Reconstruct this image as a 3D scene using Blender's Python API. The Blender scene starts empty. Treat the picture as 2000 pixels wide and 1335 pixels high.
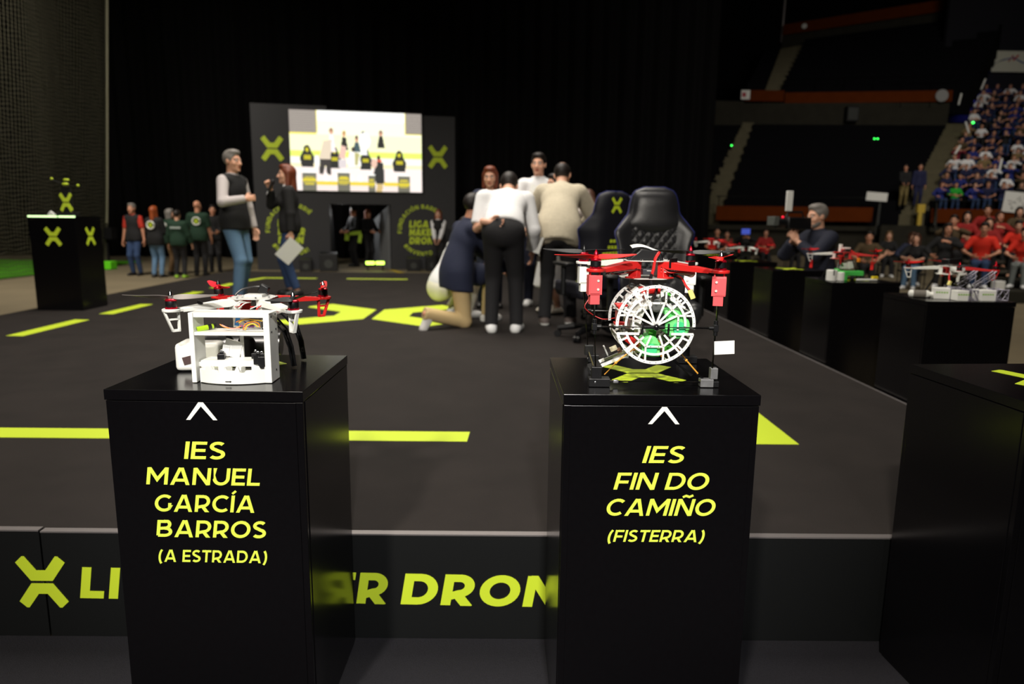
import bpy, math, random
import numpy as np
from mathutils import Vector, Matrix

sc = bpy.context.scene
col = sc.collection
random.seed(7)
PI = math.pi
R_ = math.radians

# ------------------------------------------------------------------ camera
cam_d = bpy.data.cameras.new('camera')
cam = bpy.data.objects.new('camera', cam_d)
col.objects.link(cam)
pit, rol, yaw = .1746, .0114, .0081
_F = Vector((math.sin(yaw) * math.cos(pit), math.cos(yaw) * math.cos(pit), -math.sin(pit)))
_r = Vector((math.cos(yaw), -math.sin(yaw), 0))
_u = _r.cross(_F)
_R = _r * math.cos(rol) + _u * math.sin(rol)
_U = _R.cross(_F)
M = Matrix.Identity(4)
for i in range(3):
    M[i][0] = _R[i]; M[i][1] = _U[i]; M[i][2] = -_F[i]
M[0][3], M[1][3], M[2][3] = 0, 0, 1.4256
cam.matrix_world = M
cam_d.sensor_width = 36
cam_d.sensor_fit = 'HORIZONTAL'
cam_d.lens = 36 * 1375.27 / 2000
cam_d.clip_start = .05
cam_d.clip_end = 200
cam_d.dof.use_dof = True
cam_d.dof.focus_distance = 1.78
cam_d.dof.aperture_fstop = 2.8
sc.camera = cam

# ------------------------------------------------------------------ exposure, world, large lights
vs = sc.view_settings
vs.view_transform = 'Standard'
vs.look = 'None'
vs.gamma = 1
vs.use_curve_mapping = False
vs.exposure = 0
sc.display_settings.display_device = 'sRGB'

w = bpy.data.worlds.new('world')
sc.world = w
w.use_nodes = True
w.node_tree.nodes['Background'].inputs[0].default_value = (.9, .85, 1, 1)
w.node_tree.nodes['Background'].inputs[1].default_value = .0012


def area(name, loc, target, size, power, colr=(1, 1, 1), sy=None, spread=None):
    d = bpy.data.lights.new(name, 'AREA')
    d.energy = power
    d.color = colr
    d.shape = 'RECTANGLE'
    d.size = size
    d.size_y = sy or size
    if spread:
        d.spread = R_(spread)
    o = bpy.data.objects.new(name, d)
    col.objects.link(o)
    o.location = loc
    o.rotation_euler = (Vector(target) - Vector(loc)).to_track_quat('-Z', 'Y').to_euler()
    return o


def spot(name, loc, target, angle, power, colr=(1, 1, 1), blend=.4, r=.15):
    d = bpy.data.lights.new(name, 'SPOT')
    d.energy = power
    d.color = colr
    d.spot_size = R_(angle)
    d.spot_blend = blend
    d.shadow_soft_size = r
    o = bpy.data.objects.new(name, d)
    col.objects.link(o)
    o.location = loc
    o.rotation_euler = (Vector(target) - Vector(loc)).to_track_quat('-Z', 'Y').to_euler()
    return o


WARM = (1, .93, .82)
spot('spotlight_front', (-2.2, -4.5, 6.2), (-.6, 4.5, .9), 62, 2500, WARM, .6, .25)
spot('spotlight_drones', (.3, -2.2, 3.6), (-.1, 1.95, 1.1), 34, 850, (1, .97, .93), .7, .12)
area('stage_truss_light', (-1.4, 7.5, 8.5), (-1.4, 7.5, 0), 5.5, 540, WARM, 7, 120)
area('hall_light_left', (-8.5, 11.5, 8), (-9.3, 16.5, .8), 2.5, 330, WARM, None, 120)
area('hall_light_right', (9, 9, 10), (12, 19, 1), 3, 330, WARM, None, 120)
area('hall_light_tier', (15, 17, 13), (21, 33, 4), 3, 360, WARM, None, 110)


# ------------------------------------------------------------------ materials
def lin(c):
    return tuple(((x / 255) / 12.92 if x <= 10 else (((x / 255) + .055) / 1.055) ** 2.4) for x in c)


MATS = {}


def mat(name, c, rough=.6, metal=0., spec=.5, emit=0., noise=0., nscale=8., bump=0., bscale=150., coat=0., alpha=1., trans=0.):
    if name in MATS:
        return MATS[name]
    m = bpy.data.materials.new(name)
    m.use_nodes = True
    nt = m.node_tree
    b = nt.nodes['Principled BSDF']
    lc = lin(c) + (1,)
    b.inputs['Base Color'].default_value = lc
    b.inputs['Roughness'].default_value = rough
    b.inputs['Metallic'].default_value = metal
    b.inputs['Specular IOR Level'].default_value = spec
    b.inputs['Coat Weight'].default_value = coat
    b.inputs['Alpha'].default_value = alpha
    b.inputs['Transmission Weight'].default_value = trans
    if emit:
        b.inputs['Emission Color'].default_value = lc
        b.inputs['Emission Strength'].default_value = emit
    tc = nt.nodes.new('ShaderNodeTexCoord')
    if noise:
        n = nt.nodes.new('ShaderNodeTexNoise')
        n.inputs['Scale'].default_value = nscale
        n.inputs['Detail'].default_value = 5
        nt.links.new(tc.outputs['Object'], n.inputs['Vector'])
        mx = nt.nodes.new('ShaderNodeMix')
        mx.data_type = 'RGBA'
        mx.inputs[6].default_value = tuple(x * (1 - noise) for x in lc[:3]) + (1,)
        mx.inputs[7].default_value = tuple(min(1, x * (1 + noise)) for x in lc[:3]) + (1,)
        nt.links.new(n.outputs['Fac'], mx.inputs[0])
        nt.links.new(mx.outputs[2], b.inputs['Base Color'])
    if bump:
        n2 = nt.nodes.new('ShaderNodeTexNoise')
        n2.inputs['Scale'].default_value = bscale
        n2.inputs['Detail'].default_value = 3
        nt.links.new(tc.outputs['Object'], n2.inputs['Vector'])
        bp = nt.nodes.new('ShaderNodeBump')
        bp.inputs['Strength'].default_value = bump
        bp.inputs['Distance'].default_value = .01
        nt.links.new(n2.outputs['Fac'], bp.inputs['Height'])
        nt.links.new(bp.outputs['Normal'], b.inputs['Normal'])
    MATS[name] = m
    return m


LIME = (214, 238, 52)
M_lime = mat('lime vinyl', (200, 222, 48), .55)
M_limetxt = mat('lime lettering', (222, 240, 82), .5)
M_white = mat('white plastic', (238, 238, 232), .42)
M_red = mat('red plastic', (214, 40, 38), .38)
M_redmetal = mat('red anodised metal', (205, 20, 45), .22, .7)
M_redlit = mat('overlit red plastic', (235, 92, 96), .4)  # red plastic of the rod sockets, its overexposed paleness put into the colour
M_black = mat('black plastic', (16, 16, 18), .38)
M_blackgloss = mat('black laminate', (10, 9, 11), .19, noise=.15, nscale=60)
M_rod = mat('carbon rod', (14, 14, 15), .25, coat=.5)
M_steel = mat('polished steel', (215, 215, 218), .18, 1.)
M_paper = mat('white paper', (240, 240, 236), .8)
M_orange = mat('orange wire', (240, 140, 30), .45)
M_yellow = mat('yellow wire', (245, 205, 70), .45)
M_bluew = mat('blue wire', (40, 60, 190), .45)
M_pcb = mat('circuit board', (205, 205, 200), .5, noise=.25, nscale=90)
M_greenpl = mat('pale green plastic', (120, 232, 130), .42)
M_greendk = mat('sea green plastic', (60, 200, 130), .45)
M_greytape = mat('silver tape', (150, 150, 152), .35, .6, noise=.35, nscale=70)
M_amber = mat('amber rubber band', (232, 165, 60), .5)
M_cream = mat('cream connector', (235, 222, 130), .5)


# ------------------------------------------------------------------ mesh builder
def rotz(a):
    return np.array([[math.cos(a), -math.sin(a), 0], [math.sin(a), math.cos(a), 0], [0, 0, 1.]])


def rotx(a):
    return np.array([[1., 0, 0], [0, math.cos(a), -math.sin(a)], [0, math.sin(a), math.cos(a)]])


def roty(a):
    return np.array([[math.cos(a), 0, math.sin(a)], [0, 1., 0], [-math.sin(a), 0, math.cos(a)]])


def frame_from(d, up=(0, 0, 1)):
    d = np.array(d, float); d /= np.linalg.norm(d)
    u = np.array(up, float)
    if abs(d @ u) > .95:
        u = np.array([1., 0, 0])
    s = np.cross(d, u); s /= np.linalg.norm(s)
    return s, np.cross(s, d), d


class MB:
    def __init__(s):
        s.v, s.f, s.m = [], [], []

    def add(s, vs_, fs, m=0):
        k = len(s.v)
        s.v.extend([tuple(map(float, p)) for p in vs_])
        s.f.extend([tuple(i + k for i in f) for f in fs])
        s.m.extend([m] * len(fs))
        return s

    def box(s, c, size, rot=None, m=0, taper=1.):
        hx, hy, hz = [q / 2 for q in size]
        P = np.array([(x * (taper if z < 0 else 1), y * (taper if z < 0 else 1), z) for z in (-hz, hz) for (x, y) in ((-hx, -hy), (hx, -hy), (hx, hy), (-hx, hy))])
        if rot is not None:
            P = P @ np.array(rot).T
        P = P + np.array(c, float)
        return s.add(P, [(3, 2, 1, 0), (4, 5, 6, 7), (0, 1, 5, 4), (1, 2, 6, 5), (2, 3, 7, 6), (3, 0, 4, 7)], m)

    def cyl(s, a, b, ra, rb=None, n=16, m=0, cap=True):
        rb = ra if rb is None else rb
        a = np.array(a, float); b = np.array(b, float)
        x, y, _ = frame_from(b - a)
        P = []
        for (p, r) in ((a, ra), (b, rb)):
            for i in range(n):
                t = 2 * PI * i / n
                P.append(p + r * (math.cos(t) * x + math.sin(t) * y))
        fs = [(i, n + i, n + (i + 1) % n, (i + 1) % n)[::-1] for i in range(n)]
        if cap:
            fs += [tuple(range(n)), tuple(range(2 * n - 1, n - 1, -1))]
            fs[-2] = fs[-2][::-1]; fs[-1] = fs[-1][::-1]
        return s.add(P, fs, m)

    def tube(s, pts, r, n=8, m=0, closed=False):
        pts = [np.array(p, float) for p in pts]
        N = len(pts)
        rr = r if hasattr(r, '__len__') else [r] * N
        P = []
        prev = None
        for i, p in enumerate(pts):
            if closed:
                d = pts[(i + 1) % N] - pts[i - 1]
            else:
                d = pts[min(i + 1, N - 1)] - pts[max(i - 1, 0)]
            L = np.linalg.norm(d)
            d = d / L if L > 1e-9 else np.array([0, 0, 1.])
            if prev is None:
                x, y, _ = frame_from(d)
            else:
                x = prev - d * (prev @ d); x /= np.linalg.norm(x); y = np.cross(d, x)
            prev = x
            for k in range(n):
                t = 2 * PI * k / n
                P.append(p + rr[i] * (math.cos(t) * x + math.sin(t) * y))
        fs = []
        for i in range(N if closed else N - 1):
            j = (i + 1) % N
            for k in range(n):
                l = (k + 1) % n
                fs.append((i * n + k, i * n + l, j * n + l, j * n + k))
        if not closed:
            fs.append(tuple(range(n))[::-1]); fs.append(tuple(range((N - 1) * n, N * n)))
        return s.add(P, fs, m)

    def prism(s, poly, o, u, v, n, h0, h1, m=0):
        # polygon in the plane o + a*u + b*v, extruded along n from h0 to h1
        o, u, v, n = [np.array(q, float) for q in (o, u, v, n)]
        k = len(poly)
        A = sum(poly[i][0] * poly[(i + 1) % k][1] - poly[(i + 1) % k][0] * poly[i][1] for i in range(k))
        if (A < 0) != (np.cross(u, v) @ n < 0):
            poly = poly[::-1]
        P = [o + a * u + b * v + h0 * n for a, b in poly] + [o + a * u + b * v + h1 * n for a, b in poly]
        fs = [tuple(range(k))[::-1], tuple(range(k, 2 * k))] + [(i, (i + 1) % k, k + (i + 1) % k, k + i) for i in range(k)]
        return s.add(P, fs, m)

    def lathe(s, prof, o=(0, 0, 0), ax=(0, 0, 1), n=20, m=0):
        x, y, z = frame_from(ax)
        o = np.array(o, float)
        P = []
        for r, h in prof:
            for i in range(n):
                t = 2 * PI * i / n
                P.append(o + z * h + r * (math.cos(t) * x + math.sin(t) * y))
        fs = []
        for j in range(len(prof) - 1):
            for i in range(n):
                l = (i + 1) % n
                fs.append((j * n + i, j * n + l, (j + 1) * n + l, (j + 1) * n + i))
        fs.append(tuple(range(n))[::-1]); fs.append(tuple(range((len(prof) - 1) * n, len(prof) * n)))
        return s.add(P, fs, m)

    def ell(s, c, r, n=14, m=0, rot=None):
        k = n // 2
        P = []
        for j in range(k + 1):
            a = PI * j / k
            for i in range(n):
                t = 2 * PI * i / n
                P.append((max(1e-4, math.sin(a)) * math.cos(t) * r[0], max(1e-4, math.sin(a)) * math.sin(t) * r[1], -math.cos(a) * r[2]))
        P = np.array(P)
        if rot is not None:
            P = P @ np.array(rot).T
        P = P + np.array(c, float)
        fs = [(j * n + i, j * n + (i + 1) % n, (j + 1) * n + (i + 1) % n, (j + 1) * n + i) for j in range(k) for i in range(n)]
        return s.add(P, fs, m)

    def grid(s, P, nu, nv, m=0, flip=False):
        fs = [(j * nu + i, j * nu + i + 1, (j + 1) * nu + i + 1, (j + 1) * nu + i) for j in range(nv - 1) for i in range(nu - 1)]
        if flip:
            fs = [f[::-1] for f in fs]
        return s.add(P, fs, m)

    def mesh(s, name, mats, smooth=True, angle=35):
        me = bpy.data.meshes.new(name)
        me.from_pydata(s.v, [], s.f)
        for q in (mats if isinstance(mats, (list, tuple)) else [mats]):
            me.materials.append(q)
        me.polygons.foreach_set('material_index', np.array(s.m, dtype=np.int32))
        if smooth:
            me.polygons.foreach_set('use_smooth', np.ones(len(s.f), dtype=bool))
            me.set_sharp_from_angle(angle=R_(angle))
        me.update()
        return me

    def build(s, name, mats, parent=None, smooth=True, bevel=0, seg=2, angle=35, label=None):
        o = bpy.data.objects.new(name, s.mesh(name, mats, smooth, angle))
        col.objects.link(o)
        if parent is not None:
            o.parent = parent
        if bevel:
            b = o.modifiers.new('bevel', 'BEVEL')
            b.width = bevel; b.segments = seg; b.limit_method = 'ANGLE'; b.angle_limit = R_(40)
        if label:
            o['label'] = label
        return o


def tag(o, label, cat, group=None, kind=None):
    if label: o['label'] = label
    if cat: o['category'] = cat
    if group: o['group'] = group
    if kind: o['kind'] = kind
    return o


def thing(name, label, cat, loc=(0, 0, 0), rz=0., group=None):
    o = bpy.data.objects.new(name, None)
    o.empty_display_size = .1
    col.objects.link(o)
    o.location = loc
    o.rotation_euler = (0, 0, rz)
    return tag(o, label, cat, group)


def struct(o):
    o['kind'] = 'structure'
    return o


def copy_tree(o, parent=None):
    c = o.copy()
    col.objects.link(c)
    if parent is not None:
        c.parent = parent
    for ch in list(o.children):
        copy_tree(ch, c)
    return c


# ------------------------------------------------------------------ lettering: each glyph is a set of wide strokes
def arc(cx, cy, rx, ry, a0, a1, n=14):
    return [(cx + rx * math.cos(R_(a0 + (a1 - a0) * i / n)), cy + ry * math.sin(R_(a0 + (a1 - a0) * i / n))) for i in range(n + 1)]


def glyph(ch, w):
    """strokes (centre lines) and advance width for cap height 1 and stroke width w"""
    h = w / 2
    L, B, T = h, h, 1 - h
    acc = None
    if ch in 'ÍÑÓÉÁ':
        acc = {'Í': 'a', 'Ó': 'a', 'É': 'a', 'Á': 'a', 'Ñ': 't'}[ch]
        ch = {'Í': 'I', 'Ñ': 'N', 'Ó': 'O', 'É': 'E', 'Á': 'A'}[ch]
    g, wd = [], .7
    if ch == 'I': g, wd = [[(L, 0), (L, 1)]], w
    elif ch == 'L': g, wd = [[(L, 1), (L, B), (.6, B)]], .6
    elif ch == 'E': g, wd = [[(.62, T), (L, T), (L, B), (.63, B)], [(L, .5), (.58, .5)]], .63
    elif ch == 'F': g, wd = [[(.62, T), (L, T), (L, 0)], [(L, .45), (.58, .45)]], .62
    elif ch == 'T': g, wd = [[(0, T), (.7, T)], [(.35, T), (.35, 0)]], .7
    elif ch == 'H': g, wd = [[(L, 0), (L, 1)], [(.75 - L + h * 0, 0), (.75 - L, 1)], [(L, .5), (.75 - L, .5)]], .75
    elif ch == 'N': g, wd = [[(L, 0), (L, 1)], [(.84 - h, 0), (.84 - h, 1)], [(L * .9, 1.02), (.84 - h * .9, -.02)]], .84
    elif ch == 'M': g, wd = [[(L, 0), (L, 1)], [(1 - h, 0), (1 - h, 1)], [(L * .9, 1.02), (.5, .3), (1 - h * .9, 1.02)]], 1.
    elif ch == 'A': g, wd = [[(.08, -.1), (.46, 1.04)], [(.88, -.1), (.5, 1.04)], [(.22, .27), (.74, .27)]], .96
    elif ch == 'V': g, wd = [[(.08, 1.1), (.42, -.04)], [(.8, 1.1), (.46, -.04)]], .88
    elif ch == 'K': g, wd = [[(L, 0), (L, 1)], [(L, .33), (.76, 1.08)], [(.3, .52), (.78, -.08)]], .82
    elif ch == 'Y': g, wd = [[(.06, 1.08), (.4, .42), (.74, 1.08)], [(.4, .45), (.4, 0)]], .8
    elif ch == 'X': g, wd = [[(.06, -.08), (.74, 1.08)], [(.06, 1.08), (.74, -.08)]], .8
    elif ch == 'D': g, wd = [[(L, B)] + [(.36, B)] + arc(.38, .5, .42 - h + .03, .5 - h, -88, 88) + [(.36, T), (L, T), (L, B - h * .0)]], .83
    elif ch == 'O': g, wd = [arc(.48, .5, .48 - h, .51 - h, 0, 360, 30)], .96
    elif ch == 'C': g, wd = [arc(.48, .5, .48 - h, .51 - h, 48, 312, 24)], .83
    elif ch == 'G': g, wd = [arc(.48, .5, .48 - h, .51 - h, 48, 322, 24) + [(.84 - h, .2), (.84 - h, .5)]], .86
    elif ch == 'U': g, wd = [[(L, 1), (L, .42)] + arc(.4, .42, .4 - h, .43 - h, 180, 360, 16) + [(.8 - h, 1)]], .8
    elif ch == 'R': g, wd = [[(L, 0), (L, T), (.38, T)] + arc(.38, .63, .36 - h, .37 - h, 88, -88) + [(L, .26)], [(.4, .3), (.66, -.06)]], .76
    elif ch == 'P': g, wd = [[(L, 0), (L, T), (.38, T)] + arc(.38, .63, .36 - h, .37 - h, 88, -88) + [(L, .26)]], .74
    elif ch == 'B': g, wd = [[(L, B), (L, T), (.38, T)] + arc(.38, .74, .32 - h, .26 - h * .5, 88, -88, 10) + [(L, .5)], [(.38, .5)] + arc(.4, .3, .37 - h, .3 - h, 80, -88, 10) + [(L, B)]], .77
    elif ch == 'S': g, wd = [arc(.34, .735, .29 - h + .04, .275 - h, 35, 250, 14) + arc(.33, .275, .31 - h + .04, .285 - h, 75, -145, 16)], .67
    elif ch == '(': g, wd = [arc(.5, .42, .42, .72, 128, 232, 12)], .34
    elif ch == ')': g, wd = [arc(-.16, .42, .42, .72, 52, -52, 12)], .34
    elif ch == '#': g, wd = [[(.25, 0), (.35, 1)], [(.55, 0), (.65, 1)], [(.05, .32), (.8, .32)], [(.1, .68), (.85, .68)]], .88
    elif ch == '!': g, wd = [[(L, .35), (L, 1)], [(L, 0), (L, w)]], w
    elif ch == ' ': g, wd = [], .26
    a = []
    if acc == 'a': a = [[(wd / 2 - .06, 1.1), (wd / 2 + .1, 1.27)]]
    if acc == 't': a = [[(wd / 2 - .24, 1.11), (wd / 2 - .1, 1.2), (wd / 2 + .08, 1.13), (wd / 2 + .24, 1.23)]]
    return g, a, wd


def clip_y(poly, lo, hi):
    for sgn, lim in ((1, lo), (-1, -hi)):
        out = []
        for i in range(len(poly)):
            p, q = poly[i - 1], poly[i]
            dp, dq = sgn * p[1] - lim, sgn * q[1] - lim
            if (dp >= 0) != (dq >= 0):
                t = dp / (dp - dq)
                out.append((p[0] + (q[0] - p[0]) * t, p[1] + (q[1] - p[1]) * t))
            if dq >= 0:
                out.append(q)
        poly = out
        if not poly:
            break
    return poly


def stroke_quads(pts, w):
    closed = abs(pts[0][0] - pts[-1][0]) + abs(pts[0][1] - pts[-1][1]) < 1e-6
    if closed:
        pts = pts[:-1]
    n = len(pts)
    P = [np.array(p, float) for p in pts]
    Ls, Rs = [], []
    for i in range(n):
        a = P[i] - P[i - 1] if (i > 0 or closed) else None
        b = P[(i + 1) % n] - P[i] if (i < n - 1 or closed) else None
        if a is None: a = b
        if b is None: b = a
        a = a / np.linalg.norm(a); b = b / np.linalg.norm(b)
        na, nb = np.array([-a[1], a[0]]), np.array([-b[1], b[0]])
        mm = na + nb
        L = np.linalg.norm(mm)
        mm = mm / L if L > 1e-6 else na
        k = min(2.2, 1 / max(.3, mm @ na))
        Ls.append(P[i] + mm * w / 2 * k); Rs.append(P[i] - mm * w / 2 * k)
    return [[tuple(Ls[i]), tuple(Rs[i]), tuple(Rs[(i + 1) % n]), tuple(Ls[(i + 1) % n])] for i in range(n if closed else n - 1)]


def text_polys(txt, cap, w=.19, shear=0., gap=.1):
    """list of quads (x to the right from 0, y up from the baseline) and the total width"""
    x = 0
    out = []
    for ch in txt:
        g, a, wd = glyph(ch, w)
        for st in g:
            for q in stroke_quads(st, w):
                q = clip_y(q, -.25 if ch in '()' else -.012, 1.2 if ch in '()' else 1.012)
                if len(q) >= 3:
                    out.append([((px + x + shear * py) * cap, py * cap) for px, py in q])
        for st in a:
            for q in stroke_quads(st, w * .75):
                out.append([((px + x + shear * py) * cap, py * cap) for px, py in q])
        x += wd + gap
    return out, (x - gap) * cap


def put_text(mb, txt, x0, x1, z0, cap, o, u, v, n, h=.0009, w=.19, shear=0., gap=.1, m=0):
    qs, W = text_polys(txt, cap, w, shear, gap)
    k = (x1 - x0) / W
    for i, q in enumerate(qs):
        mb.prism([(x0 + a * k, z0 + b) for a, b in q], o, u, v, n, 0, h + i * 6e-6, m)


def ring_text(mb, txt, cx, cy, r, a_mid, cap, o, u, v, n, inside=False, h=.004, w=.2, gap=.22):
    """letters along a circle, reading clockwise at the top or anticlockwise at the bottom"""
    adv = []
    for ch in txt:
        adv.append(glyph(ch, w)[2] + gap)
    tot = sum(adv) * cap / r
    a = a_mid + tot / 2 if not inside else a_mid - tot / 2
    for ch, ad in zip(txt, adv):
        d = ad * cap / r
        am = a - d / 2 if not inside else a + d / 2
        qs, W = text_polys(ch, cap, w, 0, 0) if ch != ' ' else ([], 0)
        rt = am - PI / 2 if not inside else am + PI / 2
        for i, q in enumerate(qs):
            P = []
            for px, py in q:
                lx, ly = px - W / 2, py - cap / 2
                P.append((cx + r * math.cos(am) + lx * math.cos(rt) - ly * math.sin(rt), cy + r * math.sin(am) + lx * math.sin(rt) + ly * math.cos(rt)))
            mb.prism(P, o, u, v, n, 0, h + i * 3e-5)
        a = a - d if not inside else a + d


LOGO_UP = [(-.5, .38), (-.36, .5), (-.31, .5), (-.09, .23), (.09, .23), (.31, .5), (.36, .5), (.5, .38), (.22, .025), (-.22, .025)]


def logo_halves(w, h):
    a = [(x * w, y * h) for x, y in LOGO_UP]
    return [a, [(x, -y) for x, y in a]]


def put_logo(mb, cx, cy, w, h, o, u, v, n, t=.0009, m=0, which=(0, 1)):
    H = logo_halves(w, h)
    for i in which:
        mb.prism([(cx + x, cy + y) for x, y in H[i]], o, u, v, n, 0, t, m)


X3, Y3, Z3 = np.eye(3)
# ------------------------------------------------------------------ people: a smooth signed-distance body turned into one mesh
def nrm(a):
    a = np.array(a, float)
    return a / max(1e-9, np.linalg.norm(a))


class Field:
    def __init__(s):
        s.p = []
        s.cuts = []

    def cone(s, a, b, ra, rb, k=.02, cuts=()):
        s.p.append(('c', np.array(a, float), np.array(b, float), ra, rb, k, cuts)); return s

    def ell(s, c, r, B=None, k=.02, cuts=()):
        s.p.append(('e', np.array(c, float), np.array(r, float), np.eye(3) if B is None else np.array(B), 0, k, cuts)); return s

    def sub(s, c, r, k=.006):
        s.p.append(('s', np.array(c, float), r, 0, 0, k, ())); return s

    def cut(s, p, n):
        s.cuts.append((np.array(p, float), nrm(n))); return s

    def bbox(s, q):
        if q[0] == 'c':
            r = max(q[3], q[4])
            return np.minimum(q[1], q[2]) - r, np.maximum(q[1], q[2]) + r
        r = max(q[2]) if q[0] == 'e' else q[2]
        return q[1] - r, q[1] + r

    def mesh(s, h):
        bb = [s.bbox(q) for q in s.p if q[0] != 's']
        lo = np.min([b[0] for b in bb], 0) - 3 * h
        hi = np.max([b[1] for b in bb], 0) + 3 * h
        n = np.ceil((hi - lo) / h).astype(int) + 1
        D = np.full(n, 9., dtype=np.float32)
        ax = [(lo[i] + h * np.arange(n[i])).astype(np.float32) for i in range(3)]

        def pts(sl):
            return np.stack(np.meshgrid(*[ax[i][sl[i]] for i in range(3)], indexing='ij'), -1)
        for q in s.p:
            k = q[5]
            b0, b1 = s.bbox(q)
            pad = max(2.5 * k, 3 * h)
            i0 = np.clip(np.floor((b0 - pad - lo) / h).astype(int), 0, n)
            i1 = np.clip(np.ceil((b1 + pad - lo) / h).astype(int) + 1, 0, n)
            sl = tuple(slice(a, b) for a, b in zip(i0, i1))
            P = pts(sl)
            if P.size == 0:
                continue
            if q[0] == 'c':
                ba = (q[2] - q[1]).astype(np.float32)
                L2 = float(ba @ ba) + 1e-9
                pa = P - q[1].astype(np.float32)
                t = np.clip(pa @ ba / L2, 0, 1)
                d = np.linalg.norm(pa - t[..., None] * ba, axis=-1) - (q[3] + (q[4] - q[3]) * t)
            elif q[0] == 'e':
                pl = (P - q[1].astype(np.float32)) @ q[3].T.astype(np.float32)
                a = pl / q[2].astype(np.float32)
                k0 = np.linalg.norm(a, axis=-1)
                k1 = np.linalg.norm(a / q[2].astype(np.float32), axis=-1)
                d = k0 * (k0 - 1) / np.maximum(k1, 1e-6)
            else:
                d = np.linalg.norm(P - q[1].astype(np.float32), axis=-1) - q[2]
            for (cp, cn) in q[6]:
                d = np.maximum(d, (P - np.array(cp, np.float32)) @ np.array(cn, np.float32))
            cur = D[sl]
            if q[0] == 's':
                hh = np.clip(.5 - .5 * (cur + d) / k, 0, 1)
                D[sl] = cur + (-d - cur) * hh + k * hh * (1 - hh)
            else:
                hh = np.clip(.5 + .5 * (cur - d) / k, 0, 1)
                D[sl] = cur + (d - cur) * hh - k * hh * (1 - hh)
        for cp, cn in s.cuts:
            P = pts((slice(None),) * 3)
            D = np.maximum(D, (P - cp.astype(np.float32)) @ cn.astype(np.float32))
        return surface_nets(D, lo, h)


def surface_nets(D, lo, h):
    I = D < 0
    c = np.zeros(tuple(x - 1 for x in D.shape), dtype=np.int8)
    off = [(i, j, k) for i in (0, 1) for j in (0, 1) for k in (0, 1)]
    sh = D.shape
    for o in off:
        c += I[o[0]:sh[0] - 1 + o[0], o[1]:sh[1] - 1 + o[1], o[2]:sh[2] - 1 + o[2]]
    act = (c > 0) & (c < 8)
    A = np.argwhere(act)
    idx = np.full(act.shape, -1, dtype=np.int64)
    idx[act] = np.arange(len(A))
    val = {o: D[A[:, 0] + o[0], A[:, 1] + o[1], A[:, 2] + o[2]] for o in off}
    S = np.zeros((len(A), 3)); N = np.zeros(len(A))
    for o in off:
        for a in range(3):
            if o[a] == 0:
                o2 = tuple(1 if i == a else o[i] for i in range(3))
                v0, v1 = val[o], val[o2]
                mk = (v0 < 0) != (v1 < 0)
                den = v0 - v1
                t = np.where(mk, v0 / np.where(np.abs(den) < 1e-9, 1, den), 0)
                p = np.tile(np.array(o, float), (len(A), 1)); p[:, a] += t
                S += p * mk[:, None]; N += mk
    V = lo + h * (A + S / np.maximum(N, 1)[:, None])
    F = []
    for a in range(3):
        b, d = (a + 1) % 3, (a + 2) % 3
        s0 = [slice(None)] * 3; s1 = [slice(None)] * 3
        s0[a] = slice(0, sh[a] - 1); s1[a] = slice(1, sh[a])
        ch = I[tuple(s0)] != I[tuple(s1)]
        E = np.argwhere(ch)
        E = E[(E[:, b] > 0) & (E[:, d] > 0) & (E[:, b] < sh[b] - 1) & (E[:, d] < sh[d] - 1)]
        if not len(E):
            continue
        q = []
        for (db, dd) in ((1, 1), (0, 1), (0, 0), (1, 0)):
            C = E.copy(); C[:, b] -= db; C[:, d] -= dd
            q.append(idx[C[:, 0], C[:, 1], C[:, 2]])
        Q = np.stack(q, 1)
        fl = I[E[:, 0], E[:, 1], E[:, 2]]
        Q[~fl] = Q[~fl][:, ::-1]
        F.append(Q[(Q >= 0).all(1)])
    return V, (np.concatenate(F) if F else np.zeros((0, 4), int))


def np_mesh(name, V, F, mats, mi=None):
    me = bpy.data.meshes.new(name)
    me.vertices.add(len(V)); me.vertices.foreach_set('co', np.asarray(V, np.float32).ravel())
    me.loops.add(len(F) * 4); me.loops.foreach_set('vertex_index', np.asarray(F, np.int32).ravel())
    me.polygons.add(len(F))
    me.polygons.foreach_set('loop_start', np.arange(0, len(F) * 4, 4, dtype=np.int32))
    me.polygons.foreach_set('use_smooth', np.ones(len(F), dtype=bool))
    for q in (mats if isinstance(mats, (list, tuple)) else [mats]):
        me.materials.append(q)
    if mi is not None:
        me.polygons.foreach_set('material_index', np.asarray(mi, np.int32))
    me.update(calc_edges=True)
    me.validate()
    return me


def bone2(a, t, l1, l2, hint):
    a, t = np.array(a, float), np.array(t, float)
    d = t - a
    L = np.linalg.norm(d)
    u = d / max(L, 1e-6)
    L = min(L, (l1 + l2) * .998)
    t = a + u * L
    x = (l1 * l1 - l2 * l2 + L * L) / (2 * L)
    y = math.sqrt(max(0, l1 * l1 - x * x))
    hv = np.array(hint, float); hv = hv - u * (hv @ u)
    if np.linalg.norm(hv) < 1e-6:
        hv = np.cross(u, [1., 0, 0])
    return a + u * x + nrm(hv) * y, t


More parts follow.
